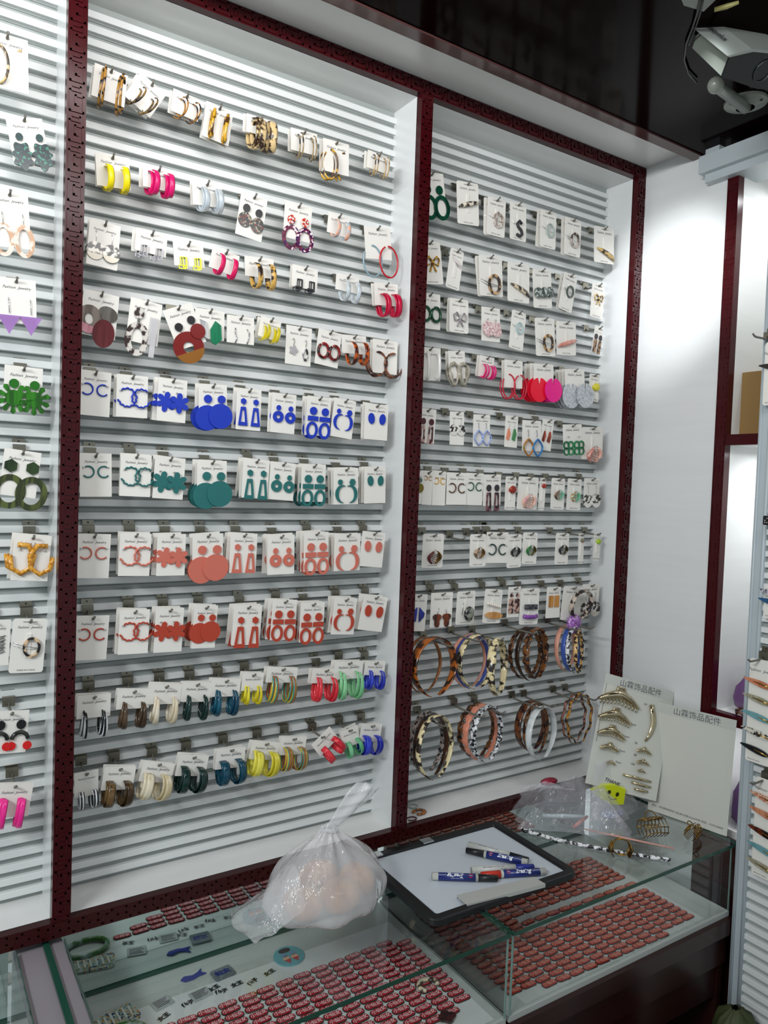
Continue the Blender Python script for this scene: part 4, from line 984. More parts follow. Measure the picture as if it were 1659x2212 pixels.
if rest:
    m_ = MB(); mats = [M('p:2e2a24:0.4'), M('p:ac2416:0.35'), M('m:e0a890')]
    for x, y, case, r, c_i, d_ in rest:
        m_.mi = 0; m_.v += []; 
        for (shape, z0, z1, mi) in ((tagshape(.0385, .017, .015), 0, .0018, 0), (tagshape(.036, .0145, .015), .0018, .0026, 1)):
            n = len(shape); m_.mi = mi
            m_.add([(x + p[0], y + p[1], ZT + z0) for p in shape] + [(x + p[0], y + p[1], ZT + z1) for p in shape], [list(range(n, 2 * n))] + [(i, (i + 1) % n, (i + 1) % n + n, i + n) for i in range(n)])
        m_.mi = 2; m_.add([(x + v[0], y + v[1], ZT + v[2]) for v in _t.v], _t.f)
    o = ob('name_tags', m_, mats, kind='stuff', label='far red name tags along the back edge of the right glass counter', cat='name tags')

# other things lying in the middle case
def lie(name, m_, mat, px_, py_, label, cat, rot=0.0, z=ZT, group=None):
    p = onZ(px_, py_, z); o = ob(name, lay(m_), mat, loc=p, rot=(0, 0, rot), label=label, cat=cat, group=group); return o
o = lie('round_badge', MB().ell(0, 0, .034, .034, -.003, 0, 32), M('p:5fa3ab:0.2'), 624, 2067, 'round pale blue badge with two small figures in the middle counter', 'badge')
m_ = MB(); y0, y1 = -.0038, -.0031
for x, c_ in ((-.009, 0), (.010, 0)):
    m_.mi = 1; m_.ell(x, -.008, .0078, .0085, y0, y1, 14); m_.mi = 2; m_.prism([(x - .008, -.012), (x + .008, -.012), (x + .001, -.026)][::-1], y0 - .0004, y0); m_.mi = 0; m_.prism([(x - .007, .012), (x + .007, .012), (x + .006, -.002), (x - .006, -.002)][::-1], y0, y1)
m_.mi = 3; m_.ell(-.002, .020, .014, .008, y0, y1, 14)
ob('figure_print', lay(m_), [M('p:6a8fa8'), M('p:d8a888'), M('p:b03030'), M('p:3a2c28')], o)
m_ = MB(); m_.prism([(-.026, -.003), (-.018, .005), (0, .003), (.012, .010), (.020, .020), (.018, .006), (.028, .001), (.012, -.002), (0, -.008), (-.018, -.010)][::-1], -.003, 0)
lie('whale_charm', m_, M('p:1c2f86:0.2'), 417, 2111, 'small dark blue whale charm in the middle counter', 'charm', R_(-8))
o = lie('charm_pouch', MB().prism(rrect(.044, .034, .004)[::-1], -.004, 0), M('p:6b7478:0.15'), 481, 2104, 'little grey pouch with blue lettering beside the whale charm', 'pouch', R_(6))
o2 = ob('blue_lettering', lay(MB().add([(a, -.0045, c) for a, b_, c in text_mb('仙女', .017, bold=.0008).v], text_mb('仙女', .017, bold=.0008).f)), M('p:20307c'), o)
for i, (a, b_, l) in enumerate([(433, 2149, 'upper clear packet with a printed slip in the middle counter'), (350, 2168, 'lower clear packet with a printed slip, left of the tag rows')]):
    o = lie('clear_packet', MB().prism(rrect(.040, .030, .002)[::-1], -.002, 0), M('p:a8b0ae:0.12'), a, b_, l, 'packet', R_(8 + 5 * i))
    m_ = MB()
    for k in range(5): m_.box(-.015, .015 - .003 * (k % 3), -.0025, -.002, .009 - .0045 * k, .0108 - .0045 * k)
    ob('printed_lines', lay(m_), MTXT, o)
for i, (a, b_) in enumerate([(354, 2198), (406, 2169), (462, 2136), (478, 2143), (512, 2127), (546, 2122), (582, 2102)]):
    m_ = MB(); s_ = text_mb('仙子' if i % 2 else '女王', .013, bold=.0006, res=2); m_.add([(v[0], -.0015, v[2]) for v in s_.v], s_.f)
    lie('letter_charm', m_, M('k:3a3c40:0.3'), a, b_, 'tiny dark metal letter charm, %s from lower left beside the red tags' % ordn(i), 'charm', R_(random.uniform(-25, 25)), group='dark letter charms in the middle counter')
m_ = MB(); m_.prism(rrect(.085, .050, .010)[::-1], -.004, 0); m_.mi = 1
for k in range(6): m_.prism([(-.034 + .012 * k, -.012), (-.030 + .012 * k, -.012), (-.026 + .012 * k, .016), (-.030 + .012 * k, .016)][::-1], -.006, -.004)
lie('hair_comb', m_, [M('x:b8c4b8:8aa8a0:c88a30:2a3a6a'), M('p:d8dcd4')], 250, 2205, 'speckled clear hair comb with white teeth at the left of the middle counter', 'hair comb', R_(12))
m_ = MB(); pts = arc(0, 0, .020, .017, -30, 230, 16); m_.tube([(p[0], -.008, p[1]) for p in pts], .006, 6, flat=(1, .6))
lie('open_ring_clip', m_, M('t:d8c8ae:3a2a22:90'), 924, 2135, 'cream and brown open ring clip among the tags', 'hair clip')
m_ = MB()
for k in range(4): m_.ell(.010 * cos(k * 1.5), .008 * sin(k * 1.5), .010, .009, -.004 - .001 * k, -.002, 12)
lie('dark_flower_charm', m_, M('v:4a1a1c:2a1012:60'), 966, 2200, 'dark red flower charm at the bottom edge of the middle counter', 'charm')
m_ = MB(); m_.tube([(.045 * cos(t), -.006, .030 * sin(t)) for t in [2 * pi * i / 20 for i in range(20)]], .006, 6, True)
o = ob('bracelet', lay(m_), M('v:3c7a2c:b8c8c8:30'), loc=(.075, -.085, ZT), label='green and white resin bracelet in the left corner of the middle counter', cat='bracelet')
for (a, b_, l) in ((12, 2120, 'pale pink flower clip in the left counter'), (14, 2072, 'small grey leaf clip in the left counter')):
    m_ = MB()
    for k in range(5): m_.ell(.012 * cos(k * 1.26), .012 * sin(k * 1.26), .010, .010, -.004 - .001 * k, -.002, 12)
    lie('flower_clip', m_, M('p:c8a89e'), a, b_, l, 'hair clip')

# ------------------------------------------------------------------ whiteboard and markers
BX, BY, BA = .815, -.182, R_(-1.0)
wb = thing('whiteboard', 'small black framed whiteboard lying on the glass counter, markers on it', 'whiteboard', (BX, BY, ZG + .0005), (0, 0, BA))
bw, bh = .405, .290
fr = MB(); po = rrect(bw, bh, .022); pin = rrect(bw - .044, bh - .040, .006)
fr.ring(po, pin, -.016, 0); o = ob('frame', lay(fr), M('p:141517:0.4'), wb); bevel(o, .003, 2)
o = ob('writing_surface', lay(MB().prism(rrect(bw - .030, bh - .028, .006)[::-1], -.010, -.004)), M('p:c9d2da:0.25'), wb)
m_ = MB()
for x, z in ((-.165, .0), (-.04, -.03), (.02, -.01), (.09, .055)): m_.ell(x, z, .0012, .0006, -.0103, -.0100, 6)
ob('ink_specks', lay(m_), MBLACK, wb)
for hx in (-.036, -.18): ob('hinge', lay(MB().box(hx, hx + .03, -.0175, -.015, .1250, .1450)), MSIL, wb)
ZB = ZG + .0108
q = [onZ(920 + a / 5.925, 1800 + b_ / 5.925, ZB + z_) for a, b_, z_ in ((390, 800, .008), (1380, 565, .010), (1530, 655, .009), (525, 920, .008))]
m_ = MB(); up = Vector((0, 0, .0015)); m_.add([v + up for v in q] + [v for v in q], [(3, 2, 1, 0), (4, 5, 6, 7), (0, 1, 5, 4), (1, 2, 6, 5), (2, 3, 7, 6), (3, 0, 4, 7)])
dn = Vector((0, 0, -.0065)); m_.add([q[2], q[3], q[3] + dn, q[2] + dn], [(0, 1, 2, 3)])
m_.add([q[0] + Vector((0, -.004, 0)), q[1] + Vector((0, -.004, 0)), q[1] + dn, q[0] + dn], [(0, 1, 2, 3)])
ob('pen_tray', m_, M('p:b4b6b2:0.35'), cat='pen tray', label='grey metal pen tray lying over the front edge of the whiteboard')
def marker(a, b_, capcol, label, captail, printed, flip=False, lift=0.0, roll=0):
    """a, b: pixel ends in the zoom; cap at b end if captail else at a end"""
    r = .0082; z = ZB + r + lift
    p0 = onZ(*a, z); p1 = onZ(*b_, z)
    if not captail: p0, p1 = p1, p0        # cap always towards p1
    d = p1 - p0; L_ = d.length; ang = math.atan2(d.y, d.x)
    t = thing('marker_pen', label, 'marker', (p0.x, p0.y, z), (R_(roll) * 0, 0, ang), 'marker pens on the whiteboard')
    def cyl(x0, x1, r0, r1, mt, nm):
        m_ = MB(); m_.tube([(x0, 0, 0), (x1, 0, 0)], [r0, r1], 20, wdir=(0, 0, 1)); o = ob(nm, m_, mt, t); return o
    cyl(0, L_ * .70, r, r, M('p:c2c4bc:0.35'), 'barrel'); cyl(-.001, .0, r * .8, r * .8, M('p:8a8c88'), 'end_plug'); cyl(L_ * .70, L_, r * .98, r * .80, M(capcol), 'cap')
    band = cyl(L_ * .09, L_ * .66, r * 1.012, r * 1.012, M('p:1c2c72:0.3') if printed else M('p:c9ccc9:0.3'), 'label_wrap')
    def curve(tm, x, w0, mt, nm, zoff=0.0):
        m_ = MB(); vs = []
        for v in tm.v:
            xx, zz = (v[0], v[2]) if not flip else (-v[0], -v[2])
            th = (zz + zoff) / r + R_(roll)
            rr = r * 1.03
            vs.append((x + xx, rr * sin(th), rr * cos(th)))
        m_.add(vs, tm.f); return ob(nm, m_, mt, t)
    s_ = 1 if not flip else -1
    if printed:
        curve(text_mb('Erasing', .0125, shear=.3, bold=.0004), L_ * .36, 0, M('p:e8ecf0'), 'brand_lettering')
        dd = MB().ell(0, 0, .0046, .0046, 0, .0001, 18); curve(dd, L_ * (.585 if True else .16), 0, M('p:c8283a'), 'red_roundel')
        curve(text_mb('MARK', .0026), L_ * .585, 0, M('p:e8ecf0'), 'roundel_lettering')
        curve(text_mb('((WHITE))', .0042, shear=.2), L_ * .15, 0, M('p:c8d0e8'), 'small_lettering')
        curve(text_mb('WHITEBOARD MARKER', .0026), L_ * .38, 0, M('p:c8d0e8'), 'line_lettering', -.0066 if not flip else -.0066)
    else:
        curve(text_mb('可擦 白板笔 WHITEBOARD', .0042), L_ * .34, 0, MTXT, 'small_lettering')
        curve(text_mb('NO. 1051', .0036), L_ * .50, 0, MBLACK, 'number_lettering', -.005)
    return t
Z5 = lambda a, b_: (920 + a / 5.925, 1800 + b_ / 5.925)
marker(Z5(80, 548), Z5(918, 578), 'p:1a1a1c:0.35', 'marker with black cap nearest the left, its lettering upside down', True, True, True, roll=-35)
marker(Z5(545, 150), Z5(1312, 345), 'p:141a20:0.35', 'white labelled marker with dark cap, behind the upper blue marker', True, False, roll=-20)
marker(Z5(515, 218), Z5(1300, 378), 'p:1a1a1c:0.35', 'blue marker with black cap on its left end, upper pair', False, True, True, .001, roll=35)
marker(Z5(585, 475), Z5(1378, 432), 'p:1c2c8c:0.35', 'white labelled marker with a blue cap', True, False, roll=-30)
marker(Z5(705, 535), Z5(1525, 490), 'p:c8301c:0.35', 'blue marker with a red cap beside the pen tray', False, True, True, roll=32)

# ------------------------------------------------------------------ plastic bag with bread
def wob(p, s, a): return noise.noise(Vector(p) * s) * a
def bagmesh(prof, cx, cy, lean, nu=56, fold=9, amp=.012, seed=0, zs=1):
    """prof: list of (z, rx, ry); a tied sack with folds running to the knot"""
    vs = []; fs = []; nv = len(prof)
    for i, (z, rx, ry) in enumerate(prof):
        f = i / (nv - 1)
        for j in range(nu):
            t = 2 * pi * j / nu
            k_ = 1 + (.10 * f) * sin(fold * t + 3 * noise.noise(Vector((seed, f * 2, 0)))) + .09 * noise.noise(Vector((cos(t) * 2.2 + seed, sin(t) * 2.2, z * 14)))+ .05 * noise.noise(Vector((cos(t) * 6 + seed, sin(t) * 6, z * 30)))
            vs.append((cx + lean[0] * f ** 2.2 + rx * k_ * cos(t), cy + lean[1] * f ** 2.2 + ry * k_ * sin(t), z + amp * noise.noise(Vector((cos(t) * 3, sin(t) * 3 + seed, z * 10)))*min(1, 4 * f)))
    for i in range(nv - 1):
        for j in range(nu):
            k = (j + 1) % nu; fs.append((i * nu + j, i * nu + k, (i + 1) * nu + k, (i + 1) * nu + j))
    m_ = MB(); m_.add(vs, fs, True); m_.add([vs[j] for j in range(nu)], [list(range(nu))[::-1]], True); return m_
z0 = ZG + .001
bag = thing('plastic_bag', 'thin white tied plastic bag with tan contents standing on the glass counter', 'plastic bag', (.465, -.150, ZG))
prof = [(z0 + .001, .080, .060), (z0 + .004, .110, .082), (z0 + .016, .126, .096), (z0 + .034, .133, .100), (z0 + .055, .131, .096), (z0 + .075, .120, .086), (z0 + .093, .104, .073), (z0 + .110, .085, .058), (z0 + .126, .064, .044), (z0 + .142, .042, .030), (z0 + .155, .024, .018), (z0 + .166, .013, .012)]
m_ = bagmesh(prof, .462, -.150, (.004, .0), seed=3, amp=.016)
o = ob('bag_body', m_, MBAG, bag); o.location = (-.465, .150, -ZG); smoothmod(o)
m_ = MB(); n = 20
vs = []; fs = []
for i in range(12):
    f = i / 11.0; w_ = .011 + .024 * f - .016 * max(0, f - .7) * 2; cx, cy, cz = .466 + .092 * f, -.150, z0 + .160 + .076 * f
    for j in range(n):
        t = 2 * pi * j / n; k_ = 1 + .45 * sin(4 * t + 2 * f) * f
        vs.append((cx + w_ * k_ * cos(t) * .8 + .006 * noise.noise(Vector((j, f * 4, 1))), cy + .45 * w_ * k_ * sin(t), cz + w_ * cos(t) * -.45 + .012 * noise.noise(Vector((t, f, 5))) * f))
for i in range(11):
    for j in range(n): fs.append((i * n + j, i * n + (j + 1) % n, (i + 1) * n + (j + 1) % n, (i + 1) * n + j))
m_.add(vs, fs, True); o = ob('gathered_top', m_, MBAG, bag); o.location = (-.465, .150, -ZG); smoothmod(o)
m_ = MB(); m_.tube([(.467 + .015 * cos(t), -.150 + .014 * sin(t), z0 + .162 + .003 * sin(2 * t)) for t in [2 * pi * i / 16 for i in range(16)]], .005, 8, True)
o = ob('knot', m_, MBAG, bag); o.location = (-.465, .150, -ZG)
# loose flap on the left
m_ = MB(); vs = []; fs = []; n = 14
for i in range(n):
    for j in range(n):
        u, v = i / (n - 1), j / (n - 1)
        x = .385 - .125 * u * (1 - .35 * abs(v - .45)); y = -.215 + .135 * v; z = z0 + .004 + (.085 * (1 - u) ** 1.2 + .02) * sin(pi * min(1, .15 + v * .8)) + .012 * noise.noise(Vector((u * 4, v * 4, 2)))
        vs.append((x, y, max(z0 + .002, z)))
for i in range(n - 1):
    for j in range(n - 1): fs.append((i * n + j, i * n + j + 1, (i + 1) * n + j + 1, (i + 1) * n + j))
m_.add(vs, fs, True); o = ob('loose_flap', m_, MFLAP, bag); o.location = (-.465, .150, -ZG); smoothmod(o)
for i, (x, y, rx, ry, rz, l) in enumerate([(.405, -.165, .043, .046, .030, 'tan rounded bundle at the left inside the tied plastic bag'), (.480, -.180, .046, .040, .032, 'tan rounded bundle at the front inside the tied plastic bag'),
                                           (.540, -.145, .038, .044, .032, 'tan rounded bundle at the right inside the tied plastic bag'), (.470, -.105, .046, .034, .036, 'tan rounded bundle at the back inside the tied plastic bag')]):
    m_ = MB().ball((0, 0, 0), rx, ry, rz, 16, 10); o = ob('wrapped_bundle', m_, M('v:c08a52:a87040:30'), loc=(x, y, z0 + .003 + rz), label=l, cat='bundle', group='tan bundles in the bag')

# ------------------------------------------------------------------ clear bag with oddments, smiley clip
def crumple(cx, cy, rx, ry, hgt, seed, n=34, rot=0):
    vs = []; fs = []
    for i in range(n):
        for j in range(n):
            u, v = 2 * i / (n - 1) - 1, 2 * j / (n - 1) - 1; d = min(1.0, max(abs(u), abs(v)))
            k_ = 1 + .22 * noise.noise(Vector((u * 2 + seed, v * 2, 0)))
            x, y = u * rx * k_, v * ry * k_
            z = hgt * (1 - d ** 2.2) * (1 + .5 * noise.noise(Vector((u * 2.3, v * 2.3, seed)))) + .018 * abs(noise.noise(Vector((u * 6, v * 6, seed)))) * (1 - d ** 4)
            c, s_ = cos(rot), sin(rot)
            vs.append((cx + x * c - y * s_, cy + x * s_ + y * c, ZG + .0015 + max(0, z)))
    for i in range(n - 1):
        for j in range(n - 1): fs.append((i * n + j, (i + 1) * n + j, (i + 1) * n + j + 1, i * n + j + 1))
    return MB().add(vs, fs)
m_ = crumple(1.228, -.100, .145, .092, .085, 4.0, rot=R_(-38)); o = ob('clear_plastic_bag', m_, MCLEAR, cat='plastic bag', label='crumpled clear plastic bag of hair accessories beside the whiteboard')
def rod(name, a, b_, z, r, mat, label, cat, flat=(1, 1)):
    p, q_ = onZ(*a, ZG + z), onZ(*b_, ZG + z); m_ = MB().tube([p, (p + q_) / 2, q_], [r * .8, r, r * .8], 8, flat=flat, wdir=(0, 0, 1)); return ob(name, m_, mat, label=label, cat=cat)
rod('hair_slide', (1172, 1762), (1262, 1764), .010, .006, M('p:a8bcc0'), 'pale blue hair slide inside the clear bag', 'hair clip')
rod('hair_slide', (1205, 1772), (1240, 1779), .006, .006, M('p:1c2428'), 'black hair slide inside the clear bag', 'hair clip')
rod('hair_slide', (1238, 1787), (1268, 1764), .008, .005, M('v:c87868:a85c50:60'), 'salmon pink hair slide inside the clear bag', 'hair clip')
p = onY(1186, 1688, -.02); ob('hair_claw', MB().ball((0, 0, 0), .030, .016, .009, 14, 8), M('v:8a1830:a8304a:40'), loc=(p.x, p.y, p.z), label='crimson plastic claw poking out at the back of the clear bag', cat='hair clip')
p = onZ(1322, 1756, ZG + .012); ob('bead_packet', MB().ball((0, 0, 0), .040, .026, .010, 12, 6), M('x:7a86a0:b8c0d0:5a6484'), loc=(p.x, p.y, p.z), label='packet of bluish crystals at the right of the clear bag', cat='packet')
# standing bag with a yellow smiling clip
m_ = MB(); vs = []; fs = []; n = 16
A_, B_, C2, D2 = onY(1278, 1775, -.150), onY(1392, 1760, -.158), onY(1322, 1640, -.135), onY(1282, 1650, -.135)
for side in (0, 1):
    o0 = len(vs)
    for i in range(n):
        for j in range(n):
            u, v = i / (n - 1), j / (n - 1); b_ = A_.lerp(B_, u); t_ = D2.lerp(C2, u); p = b_.lerp(t_, v)
            bulge = .016 * sin(pi * u) * (1 - v) * (1 if side else -1)
            vs.append((p.x - bulge * .6, p.y - bulge, max(ZG + .002, p.z) + .003 * noise.noise(Vector((u * 7, v * 5, side * 3)))))
    for i in range(n - 1):
        for j in range(n - 1): fs.append((o0 + i * n + j, o0 + (i + 1) * n + j, o0 + (i + 1) * n + j + 1, o0 + i * n + j + 1))
m_.add(vs, fs); ob('clear_plastic_bag', m_, MCLEAR, cat='plastic bag', label='small upright clear bag printed with dark letters, holding a yellow clip')
sm = thing('smiley_clip', 'bright yellow hair clip with a smiling face inside the upright clear bag', 'hair clip', onY(1318, 1712, -.150), (R_(8), R_(14), R_(-30))); sm.scale = (1.45,) * 3
m_ = MB(); m_.prism([(-.036, -.004), (-.020, .012), (.004, .018), (.024, .015), (.030, -.014), (.010, -.020), (-.016, -.014)][::-1], -.004, .004); ob('clip_body', m_, M('p:c8d418:0.25'), sm)
m_ = MB().ell(-.004, .002, .0032, .0045, -.0046, -.004, 12); m_.ell(.012, .002, .0032, .0045, -.0046, -.004, 12); flat = arc(.005, -.004, .008, .006, 200, 340, 8); m_.tube([(p[0], -.0046, p[1]) for p in flat], .0009, 5)
ob('face_print', m_, M('p:2a3010'), sm)
o = obj('thanks_lettering', text_mesh('THANK', .009, MTXT, shear=.1, bold=.0003), sm, loc=(-.006, -.006, .024)); o.rotation_euler = (0, R_(6), 0)
m_ = MB()
for k in range(5): m_.tube([(.014 * cos(t) + .010 * k, .010 * sin(t + k), .012 + .010 * cos(t * 1.0 + k)) for t in [2 * pi * i / 12 for i in range(12)]], .0035, 6, True)
p = onZ(1375, 1722, ZG); ob('hair_ties', m_, M('t:2c2c30:7a6a58:90'), loc=(p.x - .02, p.y, ZG + .006), label='small bunch of dark hair ties in front of the sample boards', cat='hair ties', kind='stuff')

# twisted wire claws, braided band, pink strip
def wireclaw(px_, py_, s, rot, label, n=6):
    p = onZ(px_, py_, ZG); m_ = MB()
    for sg in (-1, 1):
        for k in range(n + 1):
            x = (-1 + 2 * k / n) * .026 * s
            m_.tube([(x, sg * .004, .040 * s), (x * 1.02, sg * .017 * s, .030 * s), (x * 1.03, sg * .019 * s, .014 * s), (x, sg * .006 * s, .002)], .0011, 5)
        for zz, yy in ((.040, .004), (.028, .018), (.015, .019)):
            m_.tube([(-.028 * s, sg * yy * s, zz * s), (0, sg * yy * s, zz * s + .003), (.028 * s, sg * yy * s, zz * s)], .0013, 5)
        m_.tube([(.020 * s * cos(t) * .7, sg * (.008 + .010 * sin(t)) * s, .040 * s + .010 * s * abs(sin(t))) for t in [pi * i / 8 for i in range(9)]], .0014, 5)
    return ob('wire_hair_claw', m_, MOLDG, loc=(p.x, p.y, ZG + .001), rot=(0, 0, rot), label=label, cat='hair claw', group='gold wire hair claws on the counter')
wireclaw(1409, 1808, 1.15, R_(-20), 'largest twisted gold wire hair claw, in front of the blank sample board')
wireclaw(1497, 1812, .8, R_(15), 'small gold wire hair claw near the right end of the counter', 5)
m_ = MB(); r_ = .020
for k in range(3): m_.tube([(r_ * cos(t) , .004 * sin(3 * t + k), .024 + r_ * sin(t)) for t in [2 * pi * i / 20 for i in range(20)]], .0012, 5, True)
for sg in (-1, 1):
    for k in range(7): m_.tube([(sg * .020, -.008 + .003 * k, .034), (sg * (.026 + .002 * (k % 2)), -.010 + .0034 * k, .018), (sg * .018, -.010 + .004 * k, .002)], .0012, 5)
p = onZ(1340, 1852, ZG); ob('wire_hair_claw', m_, MOLDG, loc=(p.x, p.y, ZG + .002), rot=(0, 0, R_(-35)), label='round looped gold wire hair claw on the braided band', cat='hair claw', group='gold wire hair claws on the counter')
pts = [onZ(*q_, ZG + .005) for q_ in ((1128, 1793), (1160, 1802), (1200, 1813), (1250, 1824), (1290, 1832), (1340, 1841), (1390, 1849), (1447, 1858))]
m_ = MB()
for k in range(2):
    P_ = []
    for i in range(43):
        f = i / 6.0; a = int(min(6, f)); u = f - a; p = pts[a].lerp(pts[a + 1], u); P_.append((p.x + .0022 * sin(i * 1.1 + k * pi), p.y + .0022 * cos(i * 1.1 + k * pi), p.z + .0015 * sin(i * 1.1 + k * pi)))
    m_.tube(P_, .0032, 6)
ob('braided_hairband', m_, M(HW), cat='hairband', label='thin black and white braided hairband lying straight across the glass top')
rod('resin_strip', (1262, 1791), (1457, 1833), .003, .0035, M('p:d09a8e'), 'slim pale pink strip lying on the glass between wire claws', 'hairband', (1, .6))
# loose earrings on the ledge of the right bay
m_ = MB().tube([(p_[0], -.003, p_[1]) for p_ in arc(0, 0, .017, .012, -140, 150, 8)], .005, 6, flat=(1, .5)); p = onZ(905, 1757, .0); ob('loose_earring', lay(m_), M('v:a8692a:6a3c18:60'), loc=(p.x, p.y, .001), rot=(0, 0, R_(5)), label='amber angular hoop lying on the ledge at the left of the right bay', cat='earring')
m_ = MB().tube([(p_[0], -.002, p_[1]) for p_ in arc(0, 0, .013, .010, -160, 130, 14)], .0018, 6); p = onZ(889, 1771, .0); ob('loose_earring', lay(m_), M('p:4a1622'), loc=(p.x, p.y, .001), label='thin maroon hoop lying on the ledge at the left of the right bay', cat='earring')
m_ = MB().tube([(p_[0], -.002, p_[1]) for p_ in arc(0, 0, .013, .012, 0, 360, 14)], .0014, 6); p = onZ(892, 1744, .0); ob('loose_earring', lay(m_), M('c:8aa898'), loc=(p.x, min(p.y, .095), .001), label='thin pale green hoop lying on the ledge at the back', cat='earring')

# ------------------------------------------------------------------ sample boards
def board(name, TL, TR_, BL, label):
    t = thing(name, label, 'sample board', BL); ux = (TR_ - TL).normalized(); uz = (TL - BL); uz = (uz - ux * uz.dot(ux)).normalized(); uy = uz.cross(ux)
    t.matrix_world = Matrix(((ux.x, uy.x, uz.x, BL.x), (ux.y, uy.y, uz.y, BL.y), (ux.z, uy.z, uz.z, BL.z), (0, 0, 0, 1)))
    W2, H2 = (TR_ - TL).length, (TL - BL).length
    ob('board_sheet', MB().box(0, W2, 0, .0012, 0, H2), M('m:c9cbc2'), t); ob('heading_strip', MB().box(0, W2, -.0003, 0, H2 * .905, H2), M('m:bfc2bb'), t)
    obj('heading_lettering', text_mesh('山霖饰品配件', .0215, MTXT), t, loc=(W2 * .52, -.0006, H2 * .947))
    def loc(px_, py_):
        P_ = onP(px_, py_, BL, uy) - BL; return P_.dot(ux), P_.dot(uz)
    return t, W2, H2, loc
V = Vector
t1, W2, H2, loc1 = board('sample_board', V((1.492, -.155, .260)), V((1.533, -.364, .261)), V((1.464, -.170, -.034)), 'blank white sample board with Chinese heading, leaning on the side wall')
obj('address_lettering', text_mesh('地址：深圳南西城市扩2街(单元7楼102)A4市场 电话：15355338898', .0066, MTXT), t1, loc=(W2 * .5, -.0006, .016))
t2, W2, H2, loc2 = board('sample_board', V((1.362, -.090, .338)), V((1.545, -.178, .284)), V((1.266, -.118, .058)), 'sample board set with gold claws, behind the blank board')
Z6 = lambda a, b_: (1270 + a / 6.705, 1440 + b_ / 6.705)
def goldclaw(t, loc, c, wpx, hpx, label=None):
    x, z = loc(*Z6(*c)); x1, z1 = loc(*Z6(c[0] + wpx / 2, c[1] + wpx * .16)); hw = math.hypot(x1 - x, z1 - z); hh = hw * .55
    m_ = MB(); n = 14
    for layer, (k_, yy) in enumerate(((1, -.012), (.93, -.006))):
        pts = [(x + hw * (-1 + 2 * i / n), z + hh * (1 - abs(-1 + 2 * i / n) ** 1.5) * .75 * k_ - hh * .35) for i in range(n + 1)]
        m_.tube([(p[0], yy, p[1]) for p in pts], [hh * (.10 + .26 * sin(pi * i / n)) for i in range(n + 1)], 8, wdir=(0, 1, 0))
    for i in range(11):
        xx = x + hw * (-.9 + .18 * i); m_.tube([(xx, -.009, z - hh * .25 + hh * .2 * (1 - abs(-.9 + .18 * i))), (xx, -.010, z - hh * .75 + hh * .3 * (1 - abs(-.9 + .18 * i)))], hh * .055, 5)
    m_.tube([(x - hw * .18, -.008, z + hh * .55), (x - hw * .15, -.010, z + hh * .95), (x + hw * .15, -.010, z + hh * .95), (x + hw * .2, -.008, z + hh * .5)], hh * .12, 7)
    ob('sample_claw', m_, MSGOLD, t)
for c, w_, h_ in (((430, 470), 560, 300), ((370, 730), 450, 300), ((320, 960), 380, 250), ((290, 1170), 260, 220), ((310, 1390), 130, 130), ((785, 1220), 205, 170), ((770, 1385), 175, 120), ((748, 1508), 115, 110)):
    goldclaw(t2, loc2, c, w_, h_)
m_ = MB(); P_ = [loc2(*Z6(*c)) for c in ((905, 550), (925, 700), (930, 820), (905, 920), (870, 1000), (810, 1075))]
m_.tube([(p[0], -.006, p[1]) for p in P_], [.007, .0075, .0075, .0065, .005, .003], 8, flat=(1, .5), wdir=(0, 1, 0)); ob('sample_banana_clip', m_, MSGOLD, t2)
for a, b_ in (((500, 1560), (900, 1665)), ((620, 1670), (895, 1745)), ((660, 1765), (850, 1810))):
    p, q_ = loc2(*Z6(*a)), loc2(*Z6(*b_)); m_ = MB().tube([(p[0], -.004, p[1]), ((p[0] + q_[0]) / 2, -.008, (p[1] + q_[1]) / 2), (q_[0], -.004, q_[1])], [.003, .0042, .003], 8, wdir=(0, 1, 0)); ob('sample_slide', m_, MSGOLD, t2)
for s_, c in (('25mm', (645, 835)), ('21mm', (545, 1010)), ('14mm', (485, 1220)), ('7mm', (435, 1385)), ('7#', (690, 1105)), ('9#', (680, 1280)), ('10#', (645, 1410)), ('24', (830, 545))):
    x, z = loc2(*Z6(*c)); obj('handwriting', text_mesh(s_, .0085, MTXT, shear=.2), t2, loc=(x, -.0008, z))
p, q_ = loc2(*Z6(272, 240)), loc2(*Z6(120, 1080)); ob('ruled_line', MB().tube([(p[0], -.0004, p[1]), (q_[0], -.0004, q_[1])], .0005, 4), MTXT, t2)

